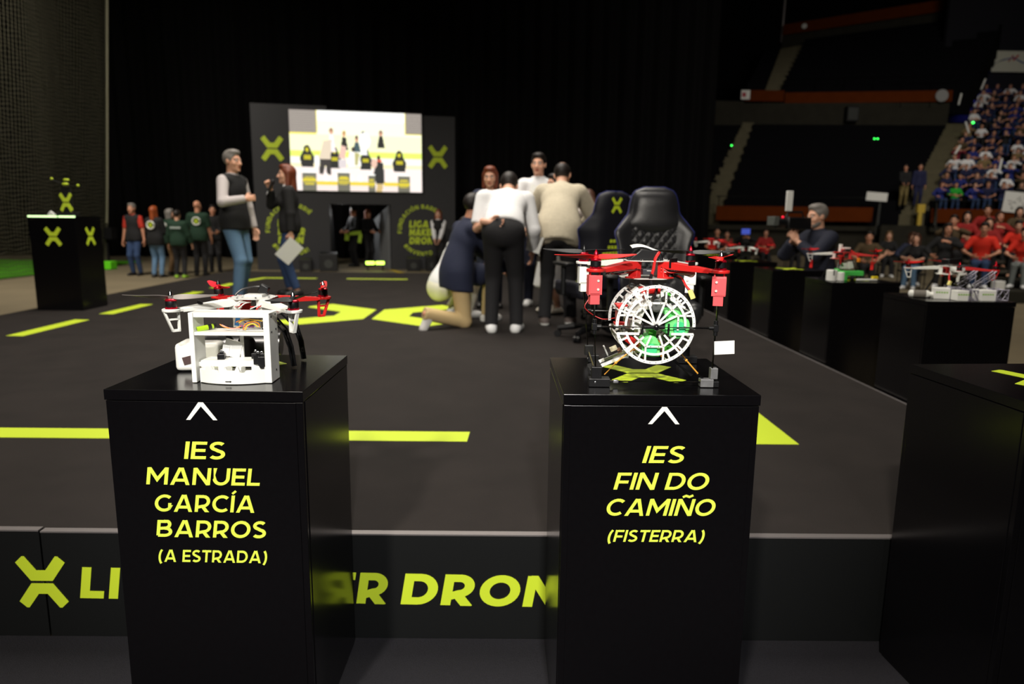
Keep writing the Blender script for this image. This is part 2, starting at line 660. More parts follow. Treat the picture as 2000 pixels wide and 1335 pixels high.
def skeleton(H=1.75, fem=False, **p):
    """Local frame: the person faces +Y, the person's right hand is towards +X, Z is up."""
    s = H / 1.75
    k = {}
    k['s'], k['fem'] = s, fem
    P = np.array(p.get('pelvis', (0, 0, .935 * s)), float)
    u0 = nrm(p.get('spine', (0, 0, 1)))
    u1 = nrm(p.get('chest', u0))
    sd0 = nrm(np.array(p.get('hipside', (1, 0, 0)), float)); sd0 = nrm(sd0 - u0 * (sd0 @ u0))
    sd1 = nrm(np.array(p.get('side', sd0), float)); sd1 = nrm(sd1 - u1 * (sd1 @ u1))
    f0, f1 = np.cross(u0, sd0), np.cross(u1, sd1)
    k.update(P=P, u0=u0, u1=u1, s0=sd0, s1=sd1, f0=f0, f1=f1)
    mid = P + u0 * .19 * s
    N = mid + u1 * .335 * s
    k['mid'], k['N'] = mid, N
    hup = nrm(p.get('hup', u1 * .6 + np.array([0, 0, .8])))
    fc = np.array(p.get('face', f1), float); fc = nrm(fc - hup * (fc @ hup))
    k['hB'] = np.array([np.cross(fc, hup), fc, hup])
    k['Hc'] = N + nrm(hup + u1 * .5) * .175 * s + fc * .018 * s
    sw = (.155 if fem else .178) * s
    hw = .088 * s
    for q, sg in (('r', 1), ('l', -1)):
        sh = N - u1 * .052 * s + sd1 * sg * sw + np.array(p.get('shrug' + q, (0, 0, 0)), float)
        wr = np.array(p.get('w' + q, (sg * .26 * s, .05 * s, .80 * s)), float)
        el, wr = bone2(sh, wr, .295 * s, .25 * s, p.get('e' + q, (sg * .5, -1, 0)))
        hp = P - u0 * .02 * s + sd0 * sg * hw
        an = np.array(p.get('a' + q, (sg * .1 * s, 0, .085 * s)), float)
        kn, an = bone2(hp, an, .43 * s, .42 * s, p.get('k' + q, (0, 1, 0)))
        hd = nrm(p.get('h' + q, wr - el))
        pn = np.array(p.get('n' + q, (-sg, .1, 0)), float); pn = nrm(pn - hd * (pn @ hd))
        toe = nrm(p.get('t' + q, (sg * .2, 1, 0)))
        k[q] = dict(sh=sh, el=el, wr=wr, hp=hp, kn=kn, an=an, hd=hd, pn=pn, toe=toe, sg=sg, curl=p.get('c' + q, .35), fu=nrm(p.get('fu' + q, (0, 0, 1))))
    return k


def torso_prims(F, k, e=0., pelvis=True, kk=.05):
    s, fem = k['s'], k['fem']
    B0 = np.array([k['s0'], k['f0'], k['u0']]); B1 = np.array([k['s1'], k['f1'], k['u1']])
    if pelvis:
        F.ell(k['P'] + k['u0'] * .01 * s, np.array([.17 if fem else .162, .118, .12]) * s + e, B0, kk)
    F.ell(k['mid'] - k['u0'] * .03 * s + k['f0'] * .005, np.array([.128 if fem else .148, .1, .17]) * s + e, (B0 + B1) / 2, kk)
    F.ell(k['mid'] + k['u1'] * .17 * s, np.array([.142 if fem else .165, .108, .19]) * s + e, B1, kk)
    F.cone(k['l']['sh'] + k['s1'] * .035 * s, k['r']['sh'] - k['s1'] * .035 * s, .052 * s + e, .052 * s + e, kk * .7)
    if fem:
        for sg in (-1, 1):
            F.ell(k['mid'] + k['u1'] * .14 * s + k['f1'] * .07 * s + k['s1'] * sg * .065 * s, np.array([.058, .055, .058]) * s + e, B1, .03)


def hand_field(q, s, hcurl, two=True):
    F = Field()
    d, n = q['hd'], q['pn']
    c = nrm(np.cross(n, d))                 # across the palm
    if c @ np.array([0, 0, 1.]) < 0 and abs(c[2]) > .2:
        c = -c
    if q.get('flip'):
        c = -c
    w = q['wr']
    F.cone(w - d * .05 * s, w + d * .012 * s, .029 * s, .026 * s, .015)
    F.ell(w + d * .055 * s, np.array([.04, .016, .052]) * s, np.array([c, n, d]), .015)
    for i, (o, L) in enumerate(((.028, .068), (.010, .077), (-.009, .072), (-.027, .056))):
        b = w + d * .093 * s + c * o * s
        dd = nrm(d + c * o * 2.)
        r = .0092 * s
        cu = hcurl * (1 + .12 * i)
        for j, fr in enumerate((.45, .31, .24)):
            ang = cu * (j + .6)
            dj = dd * math.cos(ang) + n * math.sin(ang)
            e = b + dj * L * fr * s
            F.cone(b, e, r, r * .92, .006)
            b = e; r *= .93
    b = w + d * .025 * s + c * .03 * s
    e = b + nrm(d * .75 + c * .65 + n * .35) * .042 * s
    F.cone(b, e, .0135 * s, .0115 * s, .01)
    F.cone(e, e + nrm(d * .95 + c * .1 + n * (.3 + hcurl * .5)) * .035 * s, .011 * s, .0095 * s, .006)
    return F


def head_field(k):
    s = k['s']
    F = Field()
    B = k['hB']
    O = k['Hc']

    def L(x, y, z): return O + (np.array([x, y, z]) * s) @ B
    R = lambda *a: np.array(a) * s
    F.cone(k['N'] - k['u1'] * .03 * s, L(0, -.02, -.06), .062 * s if not k['fem'] else .053 * s, .052 * s if not k['fem'] else .045 * s, .03)
    F.ell(L(0, -.012, .035), R(.075, .096, .088), B, .02)
    F.ell(L(0, .028, -.03), R(.062, .066, .085), B, .03)
    F.ell(L(0, .045, -.088), R(.042, .042, .03), B, .03)
    for g in (-1, 1):
        F.ell(L(g * .04, .06, -.03), R(.024, .022, .024), B, .02)
        F.sub(L(g * .031, .106, .006), .016 * s, .008)
        F.ell(L(g * .031, .083, .005), R(.0135, .012, .0105), B, .003)
        F.cone(L(g * .012, .09, .024), L(g * .05, .076, .024), .009 * s, .007 * s, .012)
        F.ell(L(g * .077, -.005, -.005), R(.011, .024, .032), B, .008)
    F.cone(L(0, .09, .012), L(0, .114, -.034), .009 * s, .0135 * s, .012)
    for g in (-1, 1):
        F.ell(L(g * .012, .1, -.036), R(.01, .012, .009), B, .008)
    F.ell(L(0, .086, -.062), R(.024, .013, .0075), B, .008)
    F.ell(L(0, .085, -.074), R(.021, .013, .008), B, .006)
    F.ell(L(0, .082, -.105), R(.02, .016, .016), B, .015)
    return F


def face_mats(k, V, Fc):
    """0 skin, 1 lips, 2 eye, 3 iris, 4 brow"""
    s = k['s']
    c = (V[Fc].mean(1) - k['Hc']) @ k['hB'].T / s
    x, y, z = np.abs(c[:, 0]), c[:, 1], c[:, 2]
    m = np.zeros(len(Fc), int)
    front = y > .05
    m[front & ((x / .024) ** 2 + ((z + .068) / .011) ** 2 < 1) & (y > .083)] = 1
    e2 = ((x - .031) / .0135) ** 2 + ((z - .005) / .0078) ** 2
    m[front & (e2 < 1)] = 2
    m[front & (((x - .031) ** 2 + (z - .005) ** 2) < .0058 ** 2)] = 3
    m[front & (np.abs(x - .032) < .021) & (np.abs(z - .026 + (x - .03) ** 2 * 4) < .0055)] = 4
    return m


M_eye = mat('eye white', (225, 220, 215), .3)
M_iris = mat('dark iris', (30, 20, 15), .2)


def skin_set(c, browc=(50, 36, 28)):
    key = '_'.join(str(i) for i in c)
    m = mat('skin ' + key, c, .5)
    lp = mat('lips ' + key, (int(c[0] * .82), int(c[1] * .55), int(c[2] * .55)), .45)
    br = mat('brow ' + '_'.join(map(str, browc)), browc, .8)
    return [m, lp, M_eye, M_iris, br]


def body_mesh(k, skin, h=.012, hh=.0055, hd=.0055, name='body'):
    s = k['s']
    F = Field()
    torso_prims(F, k)
    F.cone(k['N'] - k['u1'] * .04 * s, k['Hc'] - k['hB'][2] * .07 * s, .06 * s, .05 * s, .04)
    for q in (k['r'], k['l']):
        F.cone(q['sh'], q['el'], .052 * s, .039 * s, .03)
        F.cone(q['el'], q['wr'], .04 * s, .027 * s, .015)
        F.cone(q['hp'], q['kn'], .083 * s, .055 * s, .04)
        F.cone(q['kn'], q['kn'] * .65 + q['an'] * .35, .053 * s, .055 * s, .02)
        F.cone(q['kn'] * .65 + q['an'] * .35, q['an'], .055 * s, .036 * s, .02)
        a, t, fu = q['an'], q['toe'], q['fu']
        F.cone(a - fu * .045 * s - t * .03 * s, a - fu * .05 * s + t * .14 * s, .036 * s, .028 * s, .03)
    Vs, Fs, Ms = [], [], []
    n = 0
    for fld, res, head in ((F, h, 0), (head_field(k), hd, 1), (hand_field(k['r'], s, k['r']['curl']), hh, 0), (hand_field(k['l'], s, k['l']['curl']), hh, 0)):
        V, f = fld.mesh(res)
        Ms.append(face_mats(k, V, f) if head else np.zeros(len(f), int))
        Vs.append(V); Fs.append(f + n); n += len(V)
    return np_mesh(name, np.concatenate(Vs), np.concatenate(Fs), skin, np.concatenate(Ms))


def top_mesh(k, m, sleeve=1., e=.012, hem=0., h=.012, collar=False, name='shirt', open_front=0., thick=.02, flare=0.):
    """sleeve: 0 none, .5 to the elbow, 1 to the wrist; hem: length below the pelvis centre"""
    s = k['s']
    F = Field()
    up, P = k['u0'], k['P']
    B0 = np.array([k['s0'], k['f0'], k['u0']])
    torso_prims(F, k, e, pelvis=False)
    if hem is not None:
        c = P - up * hem * s
        if hem > .02:
            for q in (k['r'], k['l']):
                F.cone(q['hp'] + up * .05 * s, q['hp'] + nrm(q['kn'] - q['hp']) * .3 * s, .088 * s + e + flare, .088 * s + e + flare, .05, [(c, -up)])
        F.ell(P + up * .03 * s, np.array([.172 if k['fem'] else .166, .125, .17 + max(0, hem) * .9]) * s + e + flare, B0, .05, [(c, -up)])
    nk = k['Hc'] - k['hB'][2] * .07 * s
    F.cone(k['N'] - k['u1'] * .05 * s, k['N'] + k['u1'] * (.035 if collar else .0) * s, .075 * s + e * .5, .066 * s + e * .3, .03, [(k['N'] + k['u1'] * (.045 if collar else .0) * s, k['u1'])])
    sl = sleeve if isinstance(sleeve, tuple) else (sleeve, sleeve)
    for q, sleeve in ((k['r'], sl[0]), (k['l'], sl[1])):
        if sleeve <= 0:
            F.cone(q['sh'] - k['s1'] * q['sg'] * .03 * s, q['sh'] + k['s1'] * q['sg'] * .005 * s, .056 * s + e, .05 * s + e * .7, .02, [(q['sh'] + k['s1'] * q['sg'] * .02 * s, k['s1'] * q['sg'])])
            continue
        t = min(1, sleeve / .5)
        d = nrm(q['el'] - q['sh'])
        b = q['sh'] + (q['el'] - q['sh']) * t
        F.cone(q['sh'], b, .056 * s + e, .045 * s + e, .03, [(b, d)] if sleeve < .5 else [])
        if sleeve > .5:
            t = (sleeve - .5) / .5
            d = nrm(q['wr'] - q['el'])
            b = q['el'] + (q['wr'] - q['el']) * t
            F.cone(q['el'], b, .044 * s + e, .036 * s + e * .8, .015, [(b, d)])
    V, f = F.mesh(h)
    return np_mesh(name, V, f, m)


def legs_mesh(k, m, leg=1., e=.012, h=.012, name='trousers', wide=0., top=.075):
    s = k['s']
    F = Field()
    B0 = np.array([k['s0'], k['f0'], k['u0']])
    c = k['P'] + k['u0'] * top * s
    F.ell(k['P'], np.array([.172 if k['fem'] else .162, .12, .15]) * s + e, B0, .04, [(c, k['u0'])])
    for q in (k['r'], k['l']):
        F.cone(q['hp'], q['kn'], .086 * s + e, .058 * s + e + wide * .3, .04)
        d = nrm(q['an'] - q['kn'])
        b = q['kn'] + (q['an'] - q['kn']) * leg + d * .02 * s * (leg >= 1)
        F.cone(q['kn'], b, .058 * s + e, .046 * s + e * .6 + wide, .02, [(b, d)])
    V, f = F.mesh(h)
    return np_mesh(name, V, f, m)


def skirt_mesh(k, m, z0, e=.02, h=.012, name='skirt'):
    s = k['s']
    F = Field()
    c = (k['r']['kn'] + k['l']['kn']) / 2
    c[2] = z0
    F.ell(k['P'], np.array([.172, .125, .16]) * s + e, np.array([k['s0'], k['f0'], k['u0']]), .05)
    for g in (-1, 0, 1):
        F.cone(k['P'] + k['s0'] * g * .07, c + k['s0'] * g * .1, .12 * s, .13 * s, .06, [(c, (0, 0, -1))])
    V, f = F.mesh(h)
    return np_mesh(name, V, f, m)


def shoe_mesh(q, s, m, msole, h=.008, boot=.0, heel=0.):
    F = Field()
    a, t, fu = q['an'], q['toe'], q['fu']
    g = a - fu * .082 * s
    F.cone(a - fu * .04 * s - t * .03 * s, a - fu * .05 * s + t * .13 * s, .046 * s, .038 * s, .03, [(g, -fu)])
    F.cone(a - fu * .058 * s - t * .04 * s, a - fu * .06 * s + t * .15 * s, .043 * s, .036 * s, .02, [(g, -fu)])
    F.cone(a - fu * .03 * s, a + fu * boot * s, .05 * s, .044 * s, .02, [(a + fu * boot * s, fu)])
    V, f = F.mesh(h)
    c = (V[f].mean(1) - g) @ fu
    return np_mesh('shoe', V, f, [m, msole], (c < .022 * s).astype(int))


def hair_mesh(k, m, style='short', h=.008):
    s = k['s']
    F = Field()
    B, O = k['hB'], k['Hc']

    def L(x, y, z): return O + (np.array([x, y, z]) * s) @ B
    n = lambda x, y, z: nrm(np.array([x, y, z], float) @ B)
    R = lambda *a: np.array(a) * s
    if style == 'bald':
        F.ell(L(0, -.016, .0), R(.081, .098, .055), B, .01, [(L(0, .03, 0), n(0, 1, .1)), (L(0, 0, .045), n(0, 0, 1)), (L(0, 0, -.05), n(0, 0, -1))])
        cutp = []
    elif style == 'thin':
        F.ell(L(0, -.016, .03), R(.083, .105, .092), B, .01, [(L(0, .045, .03), n(0, 1, -.55)), (L(0, 0, -.06), n(0, .2, -1))])
        F.sub(L(0, -.065, .13), .05 * s, .01)
    else:
        F.ell(L(0, -.016, .04), R(.086, .106, .097), B, .01, [(L(0, .05, .03), n(0, 1, -.62)), (L(0, 0, -.055), n(0, .25, -1))])
        F.ell(L(0, .03, .1), R(.07, .06, .035), B, .02)
        if style == 'bob':
            for g in (-1, 1):
                F.cone(L(g * .065, -.015, .02), L(g * .07, -.0, -.12), .034 * s, .03 * s, .03)
            F.cone(L(0, -.06, .02), L(0, -.055, -.12), .06 * s, .06 * s, .04)
        if style in ('long', 'verylong'):
            z = -.2 if style == 'long' else -.3
            for g in (-1, 1):
                F.cone(L(g * .064, -.02, .02), L(g * .075, -.005, z * .75), .036 * s, .03 * s, .03)
            F.cone(L(0, -.06, .02), L(0, -.075, z), .065 * s, .06 * s, .04)
        if style == 'tail':
            F.cone(L(0, -.1, .03), L(0, -.13, -.02), .03 * s, .035 * s, .02)
            F.cone(L(0, -.13, -.02), L(0, -.12, -.17), .035 * s, .02 * s, .02)
    V, f = F.mesh(h)
    return np_mesh('hair', V, f, m)


def put(name, me, parent):
    o = bpy.data.objects.new(name, me)
    col.objects.link(o)
    o.parent = parent
    return o


SK_A = skin_set((222, 168, 140))
SK_B = skin_set((205, 145, 115), (25, 18, 15))
SK_C = skin_set((180, 122, 95), (25, 18, 15))
FAB = lambda n, c, r=.85, **kw: mat(n, c, r, bump=.25, bscale=60, **kw)
M_hair_dk = mat('dark brown hair', (26, 18, 15), .55)
M_hair_gr = mat('grey hair', (120, 115, 110), .6, noise=.3, nscale=60)
M_hair_au = mat('auburn hair', (112, 52, 28), .5, noise=.3, nscale=40)
M_hair_br = mat('brown hair', (70, 42, 28), .5, noise=.3, nscale=40)
M_sole = mat('shoe sole', (225, 225, 220), .7)
M_soledk = mat('dark shoe sole', (25, 25, 25), .7)


def person(label, k, loc, rz, skin, hair, garments, shoes=None, group=None, res=1., cat='person'):
    t = thing('person', label, cat, loc, rz, group)
    put('body', body_mesh(k, skin, .012 * res, .0055 * res, .0055 * res), t)
    if hair:
        put('hair', hair_mesh(k, hair[1], hair[0], .008 * res), t)
    for g in garments:
        kind, nm, m = g[:3]
        kw = g[3] if len(g) > 3 else {}
        fn = {'top': top_mesh, 'legs': legs_mesh, 'skirt': skirt_mesh}[kind]
        put(nm, fn(k, m, h=.012 * res, name=nm, **kw), t)
    if shoes:
        for q in ('r', 'l'):
            put('shoe', shoe_mesh(k[q], k['s'], shoes[0], shoes[1], .008 * res, shoes[2] if len(shoes) > 2 else 0.), t)
    return t
# ------------------------------------------------------------------ the hall: floor, drapes, grandstand
M_conc = mat('floor concrete', (124, 112, 88), .75, noise=.25, nscale=1.2)
M_conc2 = mat('stand concrete', (47, 45, 38), .9, spec=.15, noise=.3, nscale=2)
M_stair = mat('stair concrete', (90, 84, 62), .8, noise=.3, nscale=3)
M_carpet = mat('charcoal carpet', (38, 37, 42), .95, spec=.2, noise=.45, nscale=260, bump=.6, bscale=420)
M_stagetop = mat('stage carpet', (36, 31, 29), .85, spec=.25, noise=.4, nscale=4, bump=.3, bscale=350)
M_fascia = mat('fascia board', (9, 11, 12), .5, noise=.1)
M_alu = mat('aluminium edge', (185, 178, 178), .35, .8)
M_drape = mat('black drape', (11, 10, 12), .9, spec=.2)
M_seat = mat('dark seating', (4, 4, 8), .9, spec=.15)
M_wood = mat('brown timber parapet', (92, 40, 8), .9, spec=.08, noise=.2, nscale=2)
M_rail = mat('painted rail', (70, 72, 70), .45, .5)
M_turf = mat('artificial turf', (104, 205, 30), .9, noise=.3, nscale=40, bump=.5, bscale=200)
M_net = mat('net cord', (76, 73, 57), .8)
M_rope = mat('net rope', (135, 132, 110), .8)
M_panel = mat('backdrop panel', (44, 44, 47), .6, noise=.06)
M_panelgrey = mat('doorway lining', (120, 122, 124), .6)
M_tape = mat('yellow floor tape', (205, 175, 40), .6)


def slab(name, x0, x1, y0, y1, z0, z1, m, parent=None, bevel=0):
    mb = MB().box(((x0 + x1) / 2, (y0 + y1) / 2, (z0 + z1) / 2), (x1 - x0, y1 - y0, z1 - z0))
    return mb.build(name, m, parent, smooth=False, bevel=bevel)


struct(slab('floor', -32, 40, -8, 62, -.2, 0, M_conc))
o = slab('carpet', -7.5, 7.5, -4, 2.1985, .0005, .006, M_carpet)
tag(o, 'charcoal carpet on the floor in front of the stage', 'carpet')

# back wall and side walls of the dark hall
struct(slab('wall_back', -32, 40, 62, 62.3, 0, 24, M_drape))
struct(slab('wall_left', -32.3, -32, -8, 62, 0, 24, M_drape))
struct(slab('wall_right', 40, 40.3, -8, 62, 0, 24, M_drape))
struct(slab('wall_front', -32, 40, -8.3, -8, 0, 24, M_drape))
struct(slab('ceiling', -32, 40, -8, 62, 24, 24.3, M_drape))


def drape(x0, y0, x1, y1, z0, z1, label, wave=.12, per=.55):
    n = max(24, int(math.hypot(x1 - x0, y1 - y0) / per * 8))
    L = math.hypot(x1 - x0, y1 - y0)
    nx, ny = -(y1 - y0) / L, (x1 - x0) / L
    P = []
    for j in range(9):
        h = j / 8
        for i in range(n + 1):
            t = i / n
            a = wave * (math.sin(2 * PI * t * L / per) + .4 * math.sin(2 * PI * t * L / per * .37 + 1)) * (.6 + .4 * (1 - h))
            P.append((x0 + (x1 - x0) * t + nx * a, y0 + (y1 - y0) * t + ny * a, z0 + (z1 - z0) * h))
    mb = MB().grid(P, n + 1, 9)
    o = mb.build('drape', M_drape)
    md = o.modifiers.new('thick', 'SOLIDIFY'); md.thickness = .01
    tag(o, label, 'drape')


drape(-17.5, 24, 6.8, 24, 0, 15, 'tall black pleated drape hanging across the back of the hall')

o = slab('artificial_turf', -22, -10.9, 15.05, 21.2, 0, .03, M_turf)
tag(o, 'bright green artificial turf lying behind the safety net', 'turf')

# safety net on the left: every cord is real
net = thing('safety_net', 'tall dark safety net hanging at the left beside the green turf', 'net')
mb = MB()
Y0n, Y1n, Hn = 11.6, 18.9, 9.2


def netp(a, z):
    # a: 0 at the near end to 1 at the far end
    lean = .68 * (z / 6.7) * a
    wv = .06 * math.sin(a * 21 + z * .25) * min(1, z / 2 + .2)
    return np.array([-10.72 + lean + wv, Y0n + (Y1n - Y0n) * a, .02 + z])


t_ = .0048
nv = int((Y1n - Y0n) / .088)
for i in range(nv + 1):
    a = i / nv
    P = []
    for j in range(13):
        p = netp(a, Hn * j / 12)
        P += [p + (-t_, 0, 0), p + (0, t_, 0), p + (t_, 0, 0), p + (0, -t_, 0)]
    mb.add(P, [(j * 4 + k, j * 4 + (k + 1) % 4, j * 4 + 4 + (k + 1) % 4, j * 4 + 4 + k) for j in range(12) for k in range(4)])
nh = int(Hn / .088)
for j in range(nh + 1):
    z = Hn * j / nh
    P = []
    for i in range(25):
        a = i / 24
        p = netp(a, z - (.03 * math.sin(a * 60 + j) if 0 < j < nh else 0))
        P += [p + (-t_, 0, 0), p + (0, 0, t_), p + (t_, 0, 0), p + (0, 0, -t_)]
    mb.add(P, [(i * 4 + k, i * 4 + (k + 1) % 4, i * 4 + 4 + (k + 1) % 4, i * 4 + 4 + k) for i in range(24) for k in range(4)])
o = mb.build('netting', M_net, net, smooth=False)
o['kind'] = 'stuff'
MB().tube([netp(1, Hn * j / 8) for j in range(9)], .035, 10).build('edge_rope', M_rope, net)
MB().cyl((-10.72, 18.9, 0), (-10.72, 18.9, .05), .16).box((-10.55, 18.9, .9), (.3, .25, .3)).cyl((-10.6, 18.9, 0), (-10.6, 18.9, .9), .03).build('anchor_weight', M_drape, net)

o = MB().box((-10.3, 18.2, .11), (.42, .3, .2)).box((-10.42, 18.05, .12), (.1, .02, .12)).build('lime_box', mat('bright lime card', (110, 235, 30), .5), bevel=.01)
tag(o, 'small bright lime green box on the floor at the foot of the net', 'box')

# ------------------------------------------------------------------ stage
SX0, SX1, SY0, SY1, SZ = -5.194, 2.333, 2.213, 13.25, .384
stage = thing('stage', 'low dark stage with lime floor stripes and a lettered front panel', 'stage')
slab('deck', SX0, SX1, SY0 + .012, SY1, 0, SZ, M_stagetop, stage)
for x0, x1, dz in ((SX0, -3.98, .0), (-3.976, -1.546, .004), (-1.54, SX1, 0)):
    slab('fascia_panel', x0, x1, SY0 - .012, SY0 + .012, .004, SZ - .004 + dz, M_fascia, stage)
    slab('edge_strip', x0, x1, SY0 - .014, SY0 + .014, SZ - .004 + dz, SZ + .001 + dz, M_alu, stage)
mb = MB()
y = SY0 + .014
k = 0
while y < SY1:
    slab('edge_strip', SX1 - .012, SX1 + .002, y, min(SY1, y + 1.2) - .004, SZ - .012, SZ + .002, M_alu, stage)
    y += 1.2
# lettering on the front
of = (0, SY0 - .0125, 0)
th = .0135
ut = np.array([math.cos(th), 0, -math.sin(th)]); vt = np.array([math.sin(th), 0, math.cos(th)])
nf = np.array([0, -1., 0])
mb = MB()
o_ = np.array([-1.43, SY0 - .0125, .146])
put_text(mb, 'LIGA', 0, .40, 0, .112, o_, ut, vt, nf, .0012, .235, .12, .13)
put_text(mb, 'MAKER', .43, 1.03, 0, .112, o_, ut, vt, nf, .0012, .235, .12, .1)
put_text(mb, 'DRON', 1.08, 1.612, 0, .112, o_, ut, vt, nf, .0012, .235, .12, .12)
mb.build('lettering', M_lime, stage, smooth=False)
mb = MB()
put_logo(mb, -1.552, .203, .165, .185, (0, SY0 - .0125, 0), X3, Z3, nf, .0012)
mb.build('logo_mark', M_lime, stage, smooth=False)


def floor_poly(name, polys, m=M_lime, z=SZ, parent=stage):
    mb = MB()
    for p in polys:
        mb.prism(p, (0, 0, z), X3, Y3, Z3, 0, .0015)
    return mb.build(name, m, parent, smooth=False)


def dash(x0, y0, x1, y1, wd=.15, sk=.006):
    # slanted-end dash from (x0,y0) to (x1,y1)
    d = nrm2(x1 - x0, y1 - y0); n = (-d[1], d[0])
    h = wd / 2
    return [(x0 + n[0] * h + d[0] * sk, y0 + n[1] * h + d[1] * sk), (x0 - n[0] * h, y0 - n[1] * h), (x1 - n[0] * h - d[0] * sk, y1 - n[1] * h - d[1] * sk), (x1 + n[0] * h, y1 + n[1] * h)]


def nrm2(a, b):
    L = math.hypot(a, b)
    return a / L, b / L


for seg in ((-.175, 3.265, -1.02, 3.265), (-1.8, 3.265, -2.75, 3.265), (-3.3, 3.265, -3.9, 3.265)):
    floor_poly('floor_stripe', [dash(*seg)])
for y0, y1 in ((4.45, 5.35), (5.95, 6.93), (7.34, 8.2), (8.75, 9.6), (10.1, 10.85)):
    floor_poly('floor_stripe', [dash(-4.2, y0, -4.2, y1)])
for y0, y1 in ((9.4, 10.2),):
    floor_poly('floor_stripe', [dash(1.31, y0, 1.31, y1)])
for x0, x1 in ((-2.695, -1.67), (-1.1, -.2), (.3, 1.39)):
    floor_poly('floor_stripe', [dash(x0, 11.87, x1, 11.87)])
floor_poly('floor_stripe', [[(-4.27, 11.2), (-4.12, 11.2), (-4.02, 11.78), (-3.2, 11.78), (-3.2, 11.94), (-4.12, 11.94)]])
floor_poly('floor_stripe', [[(.75, 3.19), (1.39, 3.19), (1.39, 3.95), (1.24, 3.95), (1.24, 3.345), (.78, 3.345)]])
for a in logo_halves(1.7, 1.72):
    floor_poly('floor_logo', [[(-1.43 - y, 7.55 + x) for x, y in a]])
o = MB().prism([(-3.2, 19.05), (-3.05, 19.1), (-2.35, 17.5), (-2.5, 17.45)], (0, 0, 0), X3, Y3, Z3, .0005, .003).build('floor_tape', M_tape, None, smooth=False)
tag(o, 'yellow tape stripe on the floor before the doorway of the backdrop', 'tape')

# ------------------------------------------------------------------ backdrop wall with doorway, logos, and the big screen
BA = np.array([-6.712, 18.537, 0.]); BU = np.array([.98344, .18122, 0]); BN = np.array([.18122, -.98344, 0])
bd = thing('backdrop', 'wide dark grey backdrop wall with lime logos and a doorway', 'backdrop')


def bpan(name, x0, x1, z0, z1, m=M_panel, n0=-.28, n1=0, parent=bd):
    return MB().prism([(x0, z0), (x1, z0), (x1, z1), (x0, z1)], BA, BU, Z3, BN, n0, n1).build(name, m, parent, smooth=False)


bpan('panel', .18, 2.05, 0, 4.2)
bpan('panel', 3.64, 5.37, 0, 4.05)
bpan('panel', 2.05, 3.64, 1.73, 4.12)
# doorway lining: the right side runs back, lit grey
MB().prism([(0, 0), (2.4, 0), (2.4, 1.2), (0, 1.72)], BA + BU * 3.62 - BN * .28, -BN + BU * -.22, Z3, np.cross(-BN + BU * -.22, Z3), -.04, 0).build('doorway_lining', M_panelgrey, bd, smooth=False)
MB().prism([(0, 0), (2.4, 0), (2.4, 1.73), (0, 1.73)], BA + BU * 2.05 - BN * .28, -BN, Z3, BU, -.04, 0).build('doorway_lining', M_panel, bd, smooth=False)
mb = MB()
put_logo(mb, .68, 3.10, .56, .62, BA, BU, Z3, BN, .012)
mb.build('logo_mark', M_lime, bd, smooth=False)
mb = MB()
put_logo(mb, 4.91, 3.0, .52, .6, BA, BU, Z3, BN, .012)
mb.build('logo_mark', M_lime, bd, smooth=False)
for cx in (1.1, 4.5):
    mb = MB()
    ring_text(mb, 'FUNDACIÓN BARRIÉ', cx, 1.06, .63, R_(115), .11, BA, BU, Z3, BN)
    ring_text(mb, '#INVENTOR!', cx, 1.06, .63, R_(262), .11, BA, BU, Z3, BN, inside=True)
    mb.build('round_lettering', M_lime, bd, smooth=False)
    mb = MB()
    for tx, zb, xw in (('LIGA', 1.13, .52), ('MAKER', .91, .68), ('DRON', .69, .63)):
        put_text(mb, tx, cx - .38, cx - .38 + xw, zb, .19, BA, BU, Z3, BN, .008, .26, .12, .1)
    mb.build('lettering', M_lime, bd, smooth=False)

# screen picture painted cell by cell, like the lamps of an LED wall
NW, NH = 170, 108
yy, xx = np.mgrid[0:NH, 0:NW]
U, W_ = (xx + .5) / NW, (yy + .5) / NH          # W_: 0 at the top
img = np.ones((NH, NW, 3))
img[:] = (250, 252, 225)


def rect(x0, y0, x1, y1, c):
    img[(U >= x0) & (U < x1) & (W_ >= y0) & (W_ < y1)] = c


def elip(cx, cy, rx, ry, c):
    img[((U - cx) / rx) ** 2 + ((W_ - cy) / ry) ** 2 < 1] = c


def polyg(pts, c):
    ins = np.zeros(U.shape, bool)
    for i in range(len(pts)):
        (x0, y0), (x1, y1) = pts[i - 1], pts[i]
        if y0 == y1: continue
        cr = ((y0 > W_) != (y1 > W_)) & (U < (x1 - x0) * (W_ - y0) / (y1 - y0) + x0)
        ins ^= cr
    img[ins] = c


